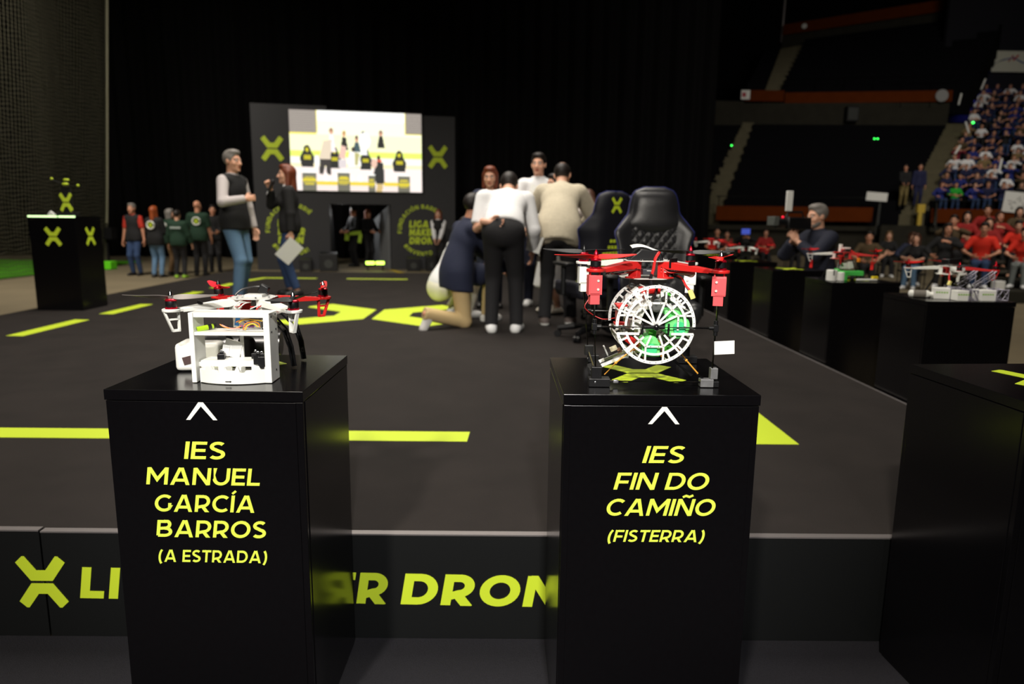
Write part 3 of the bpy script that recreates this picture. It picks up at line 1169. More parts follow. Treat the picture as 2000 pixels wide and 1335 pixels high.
rect(0, .0, 1, .12, (255, 255, 250))
rect(0, .3, 1, .5, (252, 252, 205)); rect(0, .5, 1, .57, (225, 245, 110)); rect(0, .57, 1, .66, (252, 250, 232)); rect(0, .66, 1, .72, (250, 238, 190)); rect(0, .7, 1, 1, (245, 232, 226))
for x0, x1, y1 in ((0, .2, .28), (.87, 1, .26)):
    mk = (U >= x0) & (U < x1) & (W_ < y1)
    img[mk] = (178, 170, 160)
    img[mk & (yy % 3 == 0)] = (112, 104, 100)
    img[mk & (xx % 3 == 0)] = (128, 118, 112)
    rect(x0 if x0 else x1, .0, (x0 if x0 else x1) + .006, y1, (250, 235, 70)); rect(x0, y1, x1, y1 + .012, (250, 235, 70))
DK, SKN = (44, 44, 42), (225, 170, 140)
for cx, top, w2 in ((.125, .44, .055), (.33, .45, .05), (.565, .46, .05), (.825, .48, .055)):
    elip(cx, top + .06, w2 * .5, .07, DK)
    polyg([(cx - w2 * .5, top + .06), (cx + w2 * .5, top + .06), (cx + w2, top + .15), (cx + w2 * .8, top + .26), (cx - w2 * .8, top + .26), (cx - w2, top + .15)], DK)
    elip(cx, top + .05, .012, .025, (214, 205, 40)); rect(cx - w2 * .5, top + .12, cx + w2 * .5, top + .17, (190, 180, 40))
for cx, y0, hgt, shirt, hairc in ((.31, .21, .3, (250, 235, 235), (150, 105, 70)), (.405, .24, .24, DK, (190, 150, 60)), (.55, .24, .3, (252, 252, 250), (70, 50, 40)), (.5, .3, .2, (70, 90, 95), (90, 60, 45)), (.685, .22, .22, DK, (130, 90, 60))):
    elip(cx, y0 + .04, .014, .04, hairc); elip(cx, y0 + .055, .009, .022, SKN)
    polyg([(cx - .014, y0 + .08), (cx + .014, y0 + .08), (cx + .03, y0 + hgt), (cx - .03, y0 + hgt)], shirt)
polyg([(.25, .37), (.31, .36), (.3, .6), (.21, .6)], (222, 206, 182)); polyg([(.22, .6), (.3, .6), (.3, .8), (.27, .8), (.26, .66), (.24, .8), (.21, .78)], (62, 58, 56))
elip(.56, .36, .045, .1, (253, 253, 250))
polyg([(.38, .42), (.42, .44), (.41, .6), (.36, .58)], (228, 190, 175))
polyg([(.44, .5), (.52, .5), (.53, .68), (.43, .7)], (245, 242, 235)); elip(.47, .47, .014, .03, (60, 40, 35))
polyg([(.48, .5), (.52, .52), (.5, .68), (.48, .66)], (185, 180, 120))
rect(.18, .56, .21, .7, (235, 235, 240)); rect(.36, .6, .42, .7, (215, 205, 205))
elip(.665, .58, .014, .045, (70, 45, 40)); elip(.67, .61, .02, .02, (215, 90, 60))
polyg([(.65, .62), (.7, .63), (.71, .9), (.645, .9), (.62, .78)], (46, 46, 46)); polyg([(.65, .9), (.695, .9), (.69, 1), (.64, 1)], (205, 178, 120))
elip(.63, .64, .022, .06, (230, 190, 170))
for cx in (.26, .27, .45, .52, .34):
    elip(cx, .84, .018, .05, (252, 246, 236))
for x0, x1, y0 in ((.08, .19, .775), (.345, .44, .77), (.58, .635, .8), (.81, .905, .8)):
    rect(x0, y0 - .02, x1, y0, (250, 250, 245)); rect(x0, y0, x1, 1, (112, 110, 96))
    for q in range(5):
        ww = (.3, .42, .5, .42, .34)[q] * (x1 - x0)
        cxx = (x0 + x1) / 2
        rect(cxx - ww, y0 + .045 + q * .022, cxx + ww, y0 + .06 + q * .022, (218, 200, 50))
for x0, x1 in ((.19, .345), (.44, .58), (.7, .81)):
    rect(x0, .88, x1, .925, (232, 205, 70)); rect(x0, .93, x1, 1, (238, 222, 214))
sr = thing('led_screen', 'bright wide LED screen on the backdrop showing the stage', 'screen')
SCX0, SCX1, SCZ0, SCZ1 = 1.12, 4.475, 2.063, 4.08
MB().prism([(SCX0 - .02, SCZ0 - .02), (SCX1 + .02, SCZ0 - .02), (SCX1 + .02, SCZ1 + .02), (SCX0 - .02, SCZ1 + .02)], BA, BU, Z3, BN, .001, .05).build('screen_housing', M_black, sr, smooth=False)
V = []
for j in range(NH + 1):
    for i in range(NW + 1):
        V.append(BA + BU * (SCX0 + (SCX1 - SCX0) * i / NW) + BN * .056 + Z3 * (SCZ1 + (SCZ0 - SCZ1) * j / NH))
mb = MB().grid(V, NW + 1, NH + 1, 0, True)
ms = bpy.data.materials.new('screen picture')
ms.use_nodes = True
nt = ms.node_tree
b = nt.nodes['Principled BSDF']
at_ = nt.nodes.new('ShaderNodeAttribute'); at_.attribute_name = 'picture'
nt.links.new(at_.outputs['Color'], b.inputs['Emission Color'])
b.inputs['Base Color'].default_value = (.01, .01, .01, 1)
b.inputs['Emission Strength'].default_value = 1.25
me = mb.mesh('picture', ms, False)
ca = me.color_attributes.new('picture', 'FLOAT_COLOR', 'CORNER')
lc = (img / 255.).reshape(-1, 3)
lc = np.where(lc <= .04, lc / 12.92, ((lc + .055) / 1.055) ** 2.4)
ca.data.foreach_set('color', np.repeat(np.concatenate([lc, np.ones((len(lc), 1))], 1), 4, 0).astype(np.float32).ravel())
put('picture', me, sr)

# things at the foot of the backdrop
t = thing('floor_light_bar', 'lime glowing floor light in the doorway of the backdrop', 'light', tuple(BA + BU * 3.2 + BN * .25), .18)
MB().box((0, 0, .2), (.56, .07, .1)).box((-.2, 0, .08), (.04, .1, .16)).box((.2, 0, .08), (.04, .1, .16)).build('housing', M_black, t, bevel=.01)
MB().box((-.13, -.036, .2), (.22, .02, .08)).box((.13, -.036, .2), (.22, .02, .08)).build('lamp', mat('lime glow', (200, 255, 90), .5, emit=4), t, bevel=.008)
for bx, s_, lb in ((2.02, .5, 'black stage monitor speaker on the floor left of the doorway'), (1.45, .34, 'small black speaker box beside the larger one left of the doorway'), (4.2, .38, 'black wedge speaker at the foot of the backdrop under the round logo'), (4.72, .42, 'black wedge speaker nearest the woman in the black waistcoat')):
    p = BA + BU * bx + BN * .45
    t = thing('stage_monitor', lb, 'speaker', tuple(p), .18)
    MB().prism([(-.2, 0), (.2, 0), (.2, s_ * .55), (.02, s_), (-.2, s_ * .9)], (-s_ * .45, 0, 0), Y3, Z3, X3, 0, s_ * .9).build('cabinet', M_black, t, smooth=False, bevel=.01)
    MB().cyl((0, -.203, s_ * .4), (0, -.19, s_ * .4), s_ * .22, n=20).build('grille', M_rail, t)

# ------------------------------------------------------------------ grandstand on the right
def lerp(a, b, t): return tuple(a[i] + (b[i] - a[i]) * t for i in range(3))


def tier(name, p0, p1, q0, q1, n, m, back=None):
    """stepped bank of n rows from the low edge p0-p1 to the high edge q0-q1"""
    mb = MB()
    for i in range(n):
        a0, a1 = lerp(p0, q0, i / n), lerp(p1, q1, i / n)
        b0, b1 = lerp(p0, q0, (i + 1) / n), lerp(p1, q1, (i + 1) / n)
        zt = b0[2]; zb = a0[2] - 1.0
        V = [(a0[0], a0[1], zb), (a1[0], a1[1], zb), (b1[0], b1[1], zb), (b0[0], b0[1], zb), (a0[0], a0[1], zt), (a1[0], a1[1], b1[2]), (b1[0], b1[1], b1[2]), (b0[0], b0[1], zt)]
        mb.add(V, [(3, 2, 1, 0), (4, 5, 6, 7), (0, 1, 5, 4), (1, 2, 6, 5), (2, 3, 7, 6), (3, 0, 4, 7)])
    return mb.build(name, m, None, smooth=False)


def wall(name, a, b, z0, z1, th, m):
    d = nrm2(b[0] - a[0], b[1] - a[1])
    return MB().prism([(0, z0), (math.hypot(b[0] - a[0], b[1] - a[1]), z0), (math.hypot(b[0] - a[0], b[1] - a[1]), z1), (0, z1)], (a[0], a[1], 0), (d[0], d[1], 0), Z3, (d[1], -d[0], 0), -th, 0).build(name, m, None, smooth=False)


def sw(o, label, cat):
    tag(o, label, cat)
    o['kind'] = 'structure'
    return o


g = []
sw(tier('stand_tier', (1, 29.5, 1.45), (8.0, 29.5, 1.45), (6.5, 38, 6.2), (12.25, 38, 6.2), 11, M_seat), 'dark empty seating left of the first stair', 'seating')
sw(tier('stair', (7.8, 29.5, 1.55), (8.75, 29.5, 1.55), (12.25, 38, 6.4), (12.8, 38, 6.4), 26, M_stair), 'narrow concrete stair climbing beside the empty seating', 'stair')
sw(tier('stand_tier', (8.8, 29.5, 1.45), (16.2, 29.5, 1.45), (12.8, 38, 6.25), (22.55, 37.4, 6.25), 11, M_seat), 'dark empty seating between the two stairs', 'seating')
sw(tier('stair', (16.2, 29.5, 1.55), (17.25, 29.5, 1.55), (22.6, 37.5, 6.4), (23.85, 37.5, 6.4), 26, M_stair), 'concrete stair beside the crowded stand', 'stair')
sw(tier('stand_tier', (17.25, 29.5, 1.45), (30, 29.5, 1.45), (25.9, 40.6, 7.7), (36, 40.6, 7.7), 14, M_seat), 'raised stand holding the crowd of spectators', 'seating')
sw(tier('stand_tier', (12.4, 38.6, 7.9), (13.4, 38.6, 7.9), (17.4, 50.3, 12.6), (18.4, 50.3, 12.6), 12, M_seat), 'upper tier seating left of its stair', 'seating')
sw(tier('stair', (13.4, 38.6, 7.9), (14.25, 38.6, 7.9), (18.4, 50.3, 12.8), (19.75, 49.5, 12.9), 30, M_stair), 'upper concrete stair at the dark edge of the hall', 'stair')
sw(tier('stand_tier', (14.25, 38.6, 7.9), (23.4, 37.3, 7.9), (19.75, 49.5, 13.1), (28.4, 42.4, 13.1), 12, M_seat), 'upper tier of dark empty seats', 'seating')
# podium walls and parapets
for i, (xa, xb) in enumerate(((1, 15.1), (17.3, 30))):
    sw(wall('podium_wall', (xa, 29.3), (xb, 29.3), 0, 1.05, .2, M_conc2), '', '')
    sw(wall('podium_ledge', (xa, 29.1), (xb, 29.1), 1.05, 1.24, .5, M_conc2), '', '')
mb = MB().box((16.2, 29.4, .6), (1.8, .2, 1.2)); sw(mb.build('podium_wall', M_conc2, None, False), '', '')
sw(tier('stair', (13.6, 26.0, .0), (15.5, 26.0, .0), (15.4, 29.3, 1.3), (17.2, 29.3, 1.3), 8, M_conc2), 'short stair up to the stand', 'stair')
sw(wall('terrace_wall', (12.3, 38.35), (22.4, 37.2), 6.0, 7.45, .25, M_conc2), '', '')
sw(wall('terrace_wall', (9.6, 38.2), (12.3, 38.35), 5.4, 7.55, .25, M_conc2), '', '')
sw(wall('terrace_wall', (18.5, 50.5), (28.7, 42.1), 12.9, 13.75, .25, M_conc2), '', '')
sw(wall('roof_wall', (24.2, 41.2), (40, 41.2), 7, 24, .25, mat('dark blue wall', (6, 6, 20), .8)), '', '')


def railing(label, a, b, zb0, zb1, zr, step, m_board=M_wood):
    d = nrm2(b[0] - a[0], b[1] - a[1])
    L = math.hypot(b[0] - a[0], b[1] - a[1])
    t = thing('parapet', label, 'parapet', (a[0], a[1], 0), math.atan2(d[1], d[0]))
    MB().box((L / 2, 0, (zb0 + zb1) / 2), (L, .06, zb1 - zb0)).build('board', m_board, t, smooth=False, bevel=.008)
    if zr:
        MB().tube([(0, .05, zr), (L, .05, zr)], .022, 8).build('handrail', M_rail, t)
        x = .1
        while x < L:
            MB().tube([(x, .05, zb0 - .25), (x, .05, zr)], .022, 8).build('post', M_rail, t)
            x += step
    return t


railing('low brown timber parapet in front of the empty seats behind the cameraman', (8.5, 29.15), (14.9, 29.15), 1.42, 2.0, 2.38, 1.16)
railing('low brown timber parapet below the crowd of spectators at the right', (17.3, 29.15), (27, 29.15), 1.42, 1.98, 2.3, 1.9)
railing('brown parapet of the upper tier crossing above the empty seats', (14.4, 38.3), (22.4, 37.05), 7.45, 8.0, 8.7, 1.4)
railing('short brown parapet at the left corner of the upper tier', (12.3, 38.3), (14.35, 38.3), 7.55, 8.1, 0, 1)
railing('long brown parapet near the roof at the top of the upper tier', (18.5, 50.4), (28.7, 42), 13.78, 14.45, 0, 1)
railing('short brown beam at the left of the white banner under the roof', (25.6, 41.0), (26.4, 41.0), 10.15, 10.62, 0, 1)
for nm, P in (('handrail of the short stair on the side of the empty seats', [(13.4, 25.9, 0), (13.4, 25.9, .95), (15.2, 29.2, 2.2), (15.2, 29.2, 1.3)]), ('handrail of the short stair on the side of the crowd', [(15.8, 26.2, .05), (15.8, 26.2, 1.0), (17.4, 29.0, 2.2), (17.4, 29.0, 1.3)])):
    o = MB().tube(P, .03, 8).build('handrail', M_rail); tag(o, nm, 'handrail')
o = MB().cyl((18.56, 50.75, 13.4), (18.66, 50.75, 20), .09, .07).build('flag_pole', M_alu); tag(o, 'pale pole rising from the end of the top parapet', 'pole')
o = MB().cyl((16.76, 29.0, .0), (16.76, 29.0, 2.15), .09).box((16.76, 29.0, 1.98), (.3, .16, .34)).build('bollard', mat('yellow bollard', (205, 175, 70), .5)); tag(o, 'yellow post at the foot of the stair by the crowd', 'post')

# hanging white banner with a loose line drawing
t = thing('banner', 'white banner with a blue and red drawn mark high under the roof', 'banner', (26.4, 40.95, 9.7))
MB().box((1.6, 0, .55), (3.2, .03, 1.1)).build('sheet', mat('banner cloth', (205, 205, 190), .8), t, smooth=False)
MB().tube([(.35, -.03, .35), (.9, -.03, .62), (1.5, -.03, .75), (2.0, -.03, .5), (2.6, -.03, .4)], .035, 6).build('blue_stroke', mat('blue ink', (70, 90, 150), .7), t)
MB().tube([(1.25, -.03, .55), (1.45, -.03, .85), (1.5, -.03, .6), (1.75, -.03, .88)], .045, 6).build('red_stroke', mat('red ink', (190, 40, 40), .7), t)
o = MB().box((14.98, 29.08, 2.43), (.86, .012, .34), roty(.06)).build('paper_sheet', M_paper, None, False, bevel=.002); tag(o, 'white sheet hung on the railing at the end of the empty seats', 'sheet')
t = thing('poster', 'white hand drawn poster hung on the parapet below the crowd', 'poster', (20.15, 29.06, 2.25), 0)
MB().box((.75, 0, 0), (1.5, .012, .82), roty(.08)).build('sheet', M_paper, t, smooth=False)
mb = MB()
for q in range(26):
    a, b = random.uniform(.2, 1.3), random.uniform(-.3, .28)
    mb.box((a, -.012, b - a * .05), (random.uniform(.04, .2), .004, .02), roty(random.uniform(-1, 1)))
mb.build('scribble', mat('grey ink', (100, 95, 95), .8), t, smooth=False)

# small lamps of the hall, and an added fill light in the doorway
GL = mat('green lamp', (60, 255, 90), .4, emit=6)
for i, (p, lb) in enumerate((((22.93, 36.0, 6.30), 'upper green lamp at the head of the stair beside the crowd'), ((22.9, 36.0, 5.97), 'lower green lamp at the head of the stair beside the crowd'), ((17.98, 35.4, 5.41), 'right one of two green lamps in the middle of the empty seats'), ((17.82, 35.4, 5.41), 'left one of two green lamps in the middle of the empty seats'), ((10.84, 35.3, 5.0), 'lone green lamp left of the narrow stair'))):
    t = thing('exit_lamp', lb, 'lamp', p, 0, 'green step lamps')
    MB().box((0, .03, -.03), (.1, .08, .1)).build('housing', M_black, t)
    MB().ell((0, -.03, 0), (.045 if i < 2 else .03,) * 3).build('lens', GL, t)
t = thing('blue_wall_lamp', 'blue lamp shining down the wall above the crowd', 'lamp', (26.25, 40.8, 9.25))
MB().box((0, .05, .1), (.2, .3, .12)).build('housing', M_black, t)
MB().ell((0, -.02, 0), (.1, .08, .09)).build('lens', mat('blue lamp', (70, 80, 255), .4, emit=7), t)
area('doorway_fill', tuple(BA + BU * 2.3 - BN * 1.6 + Z3 * 1.6), tuple(BA + BU * 3.6 - BN * 1.2 + Z3 * .8), .4, 7)  # unseen light added inside to brighten the doorway's right lining
spot('blue_spot', (26.25, 40.55, 9.3), (26.25, 41.2, 6), 70, 320, (.12, .12, 1), .8)
for p, lb in (((16.3, 38.0, 8.42), 0), ((22.1, 36.95, 7.75), 0)):
    pass
o = MB().cyl((19.55, 49.45, 14.12), (19.5, 49.38, 14.12), .16, n=20).build('wall_clock', M_paper); tag(o, 'round white disc on the top parapet near its left end', 'disc')
o = MB().cyl((21.85, 37.05, 7.73), (21.84, 36.98, 7.73), .3, n=20).build('wall_clock', mat('grey disc', (150, 150, 150), .6)); tag(o, 'round grey disc at the right end of the middle parapet', 'disc')
o = MB().box((12.3, 38.2, 7.85), (.46, .03, .46)).box((12.22, 38.18, 7.85), (.2, .01, .22), None, 1).build('wall_sign', [M_paper, mat('sign red', (170, 30, 50), .6)], None, False); tag(o, 'small white and red sign at the corner of the middle parapet', 'sign')
o = MB().box((17.6, 37.5, 6.85), (.6, .3, .75)).box((17.6, 37.34, 6.85), (.5, .02, .6), None, 1).build('hall_speaker', [M_black, M_rail], None, False); tag(o, 'black loudspeaker hanging on the concrete wall under the middle parapet', 'speaker')
# ------------------------------------------------------------------ pedestals
def shifted(mb, v):
    mb.v = [(p[0] - v[0], p[1] - v[1], p[2] - v[2]) for p in mb.v]
    return mb


def pedestal(label, x, y, z=0., rz=0., lines=None, arrow=None, top_logo=True, logo_rot=0., front_logo=False, side_logo=False, group='black exhibition pedestals'):
    t = thing('pedestal', label, 'pedestal', (x, y, z), rz, group)
    H = .991 - z * (z < .1)
    MB().box((0, -.0125, (H - .029) / 2), (.496, .469, H - .029)).build('body', M_blackgloss, t, smooth=False, bevel=.0012)
    MB().box((0, -.2405, (H - .029) / 2), (.4625, .019, H - .029)).box((-.2405, -.0135, (H - .029) / 2), (.019, .435, H - .029)).box((.2405, -.0135, (H - .029) / 2), (.019, .435, H - .029)).build('side_panel', M_blackgloss, t, smooth=False, bevel=.0012)
    MB().box((0, -.0135, H - .0135), (.5, .473, .027)).build('top_board', M_blackgloss, t, smooth=False, bevel=.0012)
    fo = np.array([0, -.2502, 0])
    fn = np.array([0, -1., 0])
    for ln in lines or ():
        txt, x0, x1, zb, cap, sh, gp = ln
        mb = MB()
        put_text(mb, txt, x0, x1, zb, cap, fo, X3, Z3, fn, .0008, .168, sh * (.75 if sh < .19 else .95), gp)
        mb.build('lettering', M_limetxt, t, smooth=False)
    if arrow:
        cx, z0, w_, h_ = arrow
        k = w_ / 2
        MB().prism([(cx - k, z0), (cx - k + .0105, z0), (cx, z0 + h_ - .0105), (cx + k - .0105, z0), (cx + k, z0), (cx + .006, z0 + h_), (cx - .006, z0 + h_)], fo, X3, Z3, fn, 0, .0008).build('arrow_mark', M_white, t, smooth=False)
    ca, sa = math.cos(logo_rot), math.sin(logo_rot)
    if top_logo:
        for i in (0, 1):
            mb = MB()
            put_logo(mb, 0, 0, .205, .225, (0, 0, H), (ca, sa, 0), (-sa, ca, 0), Z3, .0007, 0, (i,))
            mb.build('logo_decal', M_lime, t, smooth=False)
    if front_logo:
        mb = MB(); put_logo(mb, 0, .79, .18, .2, fo, X3, Z3, fn, .001); mb.build('logo_decal', M_lime, t, smooth=False)
    if side_logo:
        mb = MB(); put_logo(mb, 0, .79, .18, .2, (.2502, 0, 0), Y3, Z3, X3, .001); mb.build('logo_decal', M_lime, t, smooth=False)
    return t


P1 = (-.7554, 1.9689); P2 = (.3916, 1.9695)
PED1 = pedestal('black pedestal lettered IES MANUEL GARCÍA BARROS with the white framed drone on top', P1[0], P1[1], .006, -.0134,
                [('IES', -.059, .044, .806, .046, .17, .1), ('MANUEL', -.161, .130, .7365, .0455, .17, .1), ('GARCÍA', -.146, .114, .6635, .0455, .17, .1),
                 ('BARROS', -.146, .138, .5935, .046, .17, .1), ('(A ESTRADA)', -.146, .138, .524, .0335, .17, .1)], (-.007, .909, .079, .046))
PED2 = pedestal('black pedestal lettered IES FIN DO CAMIÑO with the white wheeled drone on top', P2[0], P2[1], .006, .0133,
                [('IES', -.045, .058, .806, .045, .2, .1), ('FIN DO', -.116, .125, .734, .0455, .2, .1), ('CAMIÑO', -.136, .146, .663, .0455, .2, .1),
                 ('(FISTERRA)', -.128, .124, .5905, .0325, .2, .1)], (.006, .909, .08, .045))
PED3 = pedestal('black pedestal at the right edge, turned, with nothing standing on it', 1.523, 1.935, .006, R_(4), None, None, True, R_(-20))
ROW = [pedestal('black pedestal beyond the stage edge carrying the drone with white lattice boxes', 2.606, 4.155, 0, 0),
       pedestal('black pedestal carrying the drone with the green block', 2.606, 5.33, 0, 0),
       pedestal('black pedestal in front of the cameraman with bare lime decal', 2.606, 6.5, 0, 0),
       pedestal('black pedestal carrying the nearer of the two far small drones', 2.606, 7.7, 0, 0),
       pedestal('black pedestal carrying the farthest drone of the row', 2.606, 9.0, 0, 0)]
PEDL = pedestal('black pedestal at the far left of the stage with the lime trophy', -4.82, 7.83, SZ, 0, None, None, False, 0, True, True)
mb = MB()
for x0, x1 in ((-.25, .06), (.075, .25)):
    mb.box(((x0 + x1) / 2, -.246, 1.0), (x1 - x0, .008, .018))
mb.build('rim_reflection', mat('pale green reflection', (215, 255, 185), .4, emit=1.6), PEDL, bevel=.002)  # reflection along the top edge, made as an added glowing strip
MB().box((0, 0, .999), (.48, .48, .014)).build('glass_plate', mat('dark glass', (12, 14, 13), .08), PEDL, smooth=False)


# ------------------------------------------------------------------ four-rotor drones
def prop_mb(L, chord=.017, tw=.5, flip=1):
    mb = MB()
    for sg in (1, -1):
        P = []
        n = 12
        for i in range(n + 1):
            t = i / n
            r = .004 + (L - .004) * t
            c = chord * (.55 + 1.6 * t * (1 - t) * (1.4 - t) + .3 * (1 - t)) * (1 if t < .97 else .5)
            if t < .12: c *= .6 + 3.3 * t
            a = tw * (1 - .75 * t) * flip
            dz = .006 * t * t
            for (u, hgt) in ((-.45, -.0007), (.55, -.0007), (.55, .0007), (-.45, .0007)):
                y, z = u * c, hgt + .0016 * (1 - abs(u) * 1.4)
                P.append((sg * r, sg * (y * math.cos(a)), y * math.sin(a) + hgt + dz))
        fs = []
        for i in range(n):
            for k in range(4):
                l = (k + 1) % 4
                fs.append((i * 4 + k, i * 4 + l, i * 4 + 4 + l, i * 4 + 4 + k))
        fs.append((0, 1, 2, 3)[::-1]); fs.append((n * 4, n * 4 + 1, n * 4 + 2, n * 4 + 3))
        mb.add(P, fs)
    mb.cyl((0, 0, -.003), (0, 0, .004), .0065, n=14)
    return mb


def motor_parts(t, x, y, z, nut, prop=None, gap=False):
    """motor with its foot at z; nut: material of the prop nut"""
    mb = MB()
    o = (x, y, z)
    mb.lathe([(.0155, 0), (.0155, .003), (.012, .0045)], o, n=22, m=0)
    for k in range(6):
        a = k * PI / 3
        mb.box((x + .0128 * math.cos(a), y + .0128 * math.sin(a), z + .0035), (.003, .003, .004), rotz(a), 0)
    if gap:
        mb.lathe([(.004, .003), (.004, .025)], o, n=12, m=2)
        mb.lathe([(.0135, .006), (.0135, .019)], o, n=22, m=1)
    else:
        mb.lathe([(.0135, .0045), (.014, .006), (.014, .0195), (.0135, .021)], o, n=24, m=1)
    mb.lathe([(.0142, .0205), (.0142, .0235), (.011, .026), (.0055, .027), (.004, .032)], o, n=22, m=0)
    m_ = mb.build('motor', [M_redmetal, M_black, M_steel], t)
    top = z + .031
    MB().lathe([(.002, -.006), (.002, 0), (.0062, .0005), (.0062, .004), (.0058, .006), (.004, .012), (.0015, .017), (.0002, .018)], (x, y, top), n=16).build('propeller_nut', nut, m_)
    if prop:
        L, ang, pm, fl = prop
        pb = prop_mb(L, .02, .62, fl)
        R = rotz(ang)
        pb.v = [tuple(np.array(v) @ R.T + np.array((x, y, top - .001))) for v in pb.v]
        pb.build('propeller', pm, m_)
    return m_


def arm_mb(ang, z, r1=.225):
    mb = MB()
    d = np.array([math.cos(ang), math.sin(ang), 0]); s_ = np.array([-math.sin(ang), math.cos(ang), 0])
    o = np.array([0, 0, z])
    up = [(.045, .002), (.045, .013), (.085, .013), (.125, .009), (.2, .0), (.2, -.010), (.16, -.009), (.12, -.008), (.09, -.007), (.075, -.007)]
    for q in (-1, 1):
        mb.prism(up, o + s_ * q * .012, d, Z3, s_, -.0025, .0025)
    mb.prism([(.045, .006), (.045, .013), (.085, .013), (.125, .009), (.2, 0), (.2, -.004), (.125, .003), (.085, .007)], o, d, Z3, s_, -.012, .012)
    mb.prism([(.045, -.032), (.045, .008), (.062, .008), (.066, -.028), (.08, -.028), (.08, -.032)], o, d, Z3, s_, -.014, .014)
    for a in (.1, .13, .16, .185):
        zz = np.interp(a, [.085, .125, .2], [.001, -.002, -.004])
        mb.box(tuple(o + d * a + Z3 * (zz)), (.0035, .02, .012), rotz(ang))
    mb.lathe([(.0225, -.008), (.0235, -.006), (.0235, -.001), (.0225, 0)], tuple(o + d * r1), n=26)
    mb.prism([(.19, -.012), (.225, -.021), (.225, .021), (.19, .012)], o, d, s_, Z3, -.008, 0)
    return mb


def leg_mb(ang, z, r1=.225, ln=.052, wid=.010):
    mb = MB()
    d = np.array([math.cos(ang), math.sin(ang), 0]); s_ = np.array([-math.sin(ang), math.cos(ang), 0])
    o = np.array([0, 0, z - .007]) + d * r1

    def bar(a, b, w_=.0052):
        a = np.array(a); b = np.array(b)
        dd = b - a; L = np.linalg.norm(dd); dd = dd / L; nn = np.array([-dd[1], dd[0]])
        mb.prism([tuple(a + nn * w_ / 2 - dd * w_ * .3), tuple(a - nn * w_ / 2 - dd * w_ * .3), tuple(b - nn * w_ / 2 + dd * w_ * .3), tuple(b + nn * w_ / 2 + dd * w_ * .3)], o, d, Z3, s_, -wid / 2, wid / 2)
    bar((.019, 0), (.0, -ln)); bar((-.017, 0), (-.0165, -ln)); bar((.0, -ln), (-.0165, -ln), .0065); bar((.011, -ln * .42), (-.017, -ln * .42), .0045)
    return mb


def quad_drone(name, label, loc, rz, arms, props, nuts, legs=True, gap=False, plate=M_white, cat='drone', group=None, gear=False, simple=False):
    """arms: materials for the front left, front right, back left and back right arm"""
    t = thing(name, label, cat, loc, rz, group)
    angs = (R_(225), R_(315), R_(135), R_(45))
    for i, a in enumerate(angs):
        am = arm_mb(a, 0).build('arm', arms[i], t, bevel=.0008, seg=1)
        if legs:
            leg_mb(a, 0).build('landing_leg', arms[i], am, bevel=.0006, seg=1)
        x, y = .225 * math.cos(a), .225 * math.sin(a)
        motor_parts(t, x, y, 0, nuts[i], props[i], gap)
    oct_ = [(.062, .03), (.03, .062), (-.03, .062), (-.062, .03), (-.062, -.03), (-.03, -.062), (.03, -.062), (.062, -.03)]
    mb = MB().prism(oct_, (0, 0, .013), X3, Y3, Z3, 0, .002)
    for i in range(8):
        x, y = oct_[i]
        mb.cyl((x * .85, y * .85, .015), (x * .85, y * .85, .0185), .0028, n=10, m=1)
        mb.cyl((x * .6, y * .6 + .004, .015), (x * .6, y * .6 + .004, .018), .0024, n=10, m=1)
    mb.build('top_plate', [plate, M_steel], t, bevel=.0004, seg=1)
    big = [(x * 1.15, y * 1.15) for x, y in oct_]
    MB().prism(big, (0, 0, -.034), X3, Y3, Z3, 0, .002).build('bottom_plate', plate, t, bevel=.0004, seg=1)
    if gear:
        for sg in (-1, 1):
            P = [(sg * .04, .0, -.022), (sg * .07, .0, -.045), (sg * .1, .0, -.085), (sg * .118, 0, -.13), (sg * .125, 0, -.178)]
            MB().tube([(p[0], p[1] - .03, p[2]) for p in P], .005, 8).tube([(p[0], p[1] + .03, p[2]) for p in P], .005, 8).tube([(sg * .125, -.06, -.178), (sg * .125, .06, -.178)], .006, 8).build('landing_gear', M_black, t)
    return t


def wire(t, pts, m, r=.0014, name='wire'):
    # smooth path through the points
    pts = [np.array(p, float) for p in pts]
    out = []
    for i in range(len(pts) - 1):
        p0, p1, p2, p3 = pts[max(0, i - 1)], pts[i], pts[i + 1], pts[min(len(pts) - 1, i + 2)]
        for k in range(6):
            u = k / 6
            out.append(.5 * ((2 * p1) + (p2 - p0) * u + (2 * p0 - 5 * p1 + 4 * p2 - p3) * u * u + (3 * p1 - p0 - 3 * p2 + p3) * u ** 3))
    out.append(pts[-1])
    return MB().tube(out, r, 6).build(name, m, t)


M_silverprop = mat('silver propeller', (150, 142, 138), .3, .5)
M_darkprop = mat('dark propeller', (38, 38, 40), .35)
M_pinkprop = mat('red propeller', (222, 45, 60), .35)
# ---- drone with the white box frame (first pedestal)
ZT = .9925
C1 = np.array((-.722, 2.0, 1.181))
d1 = quad_drone('framed_drone', 'red and white four-rotor drone with a white open box frame and drum below', tuple(C1), .012, [M_white, M_white, M_red, M_red],
                [(.12, R_(4), M_silverprop, 1), (.115, R_(72), M_darkprop, -1), (.12, R_(125), M_pinkprop, -1), (.12, R_(100), M_red, 1)],
                [M_steel, M_steel, M_black, M_steel], True, False, M_pcb)
W1 = lambda mb: shifted(mb, C1)
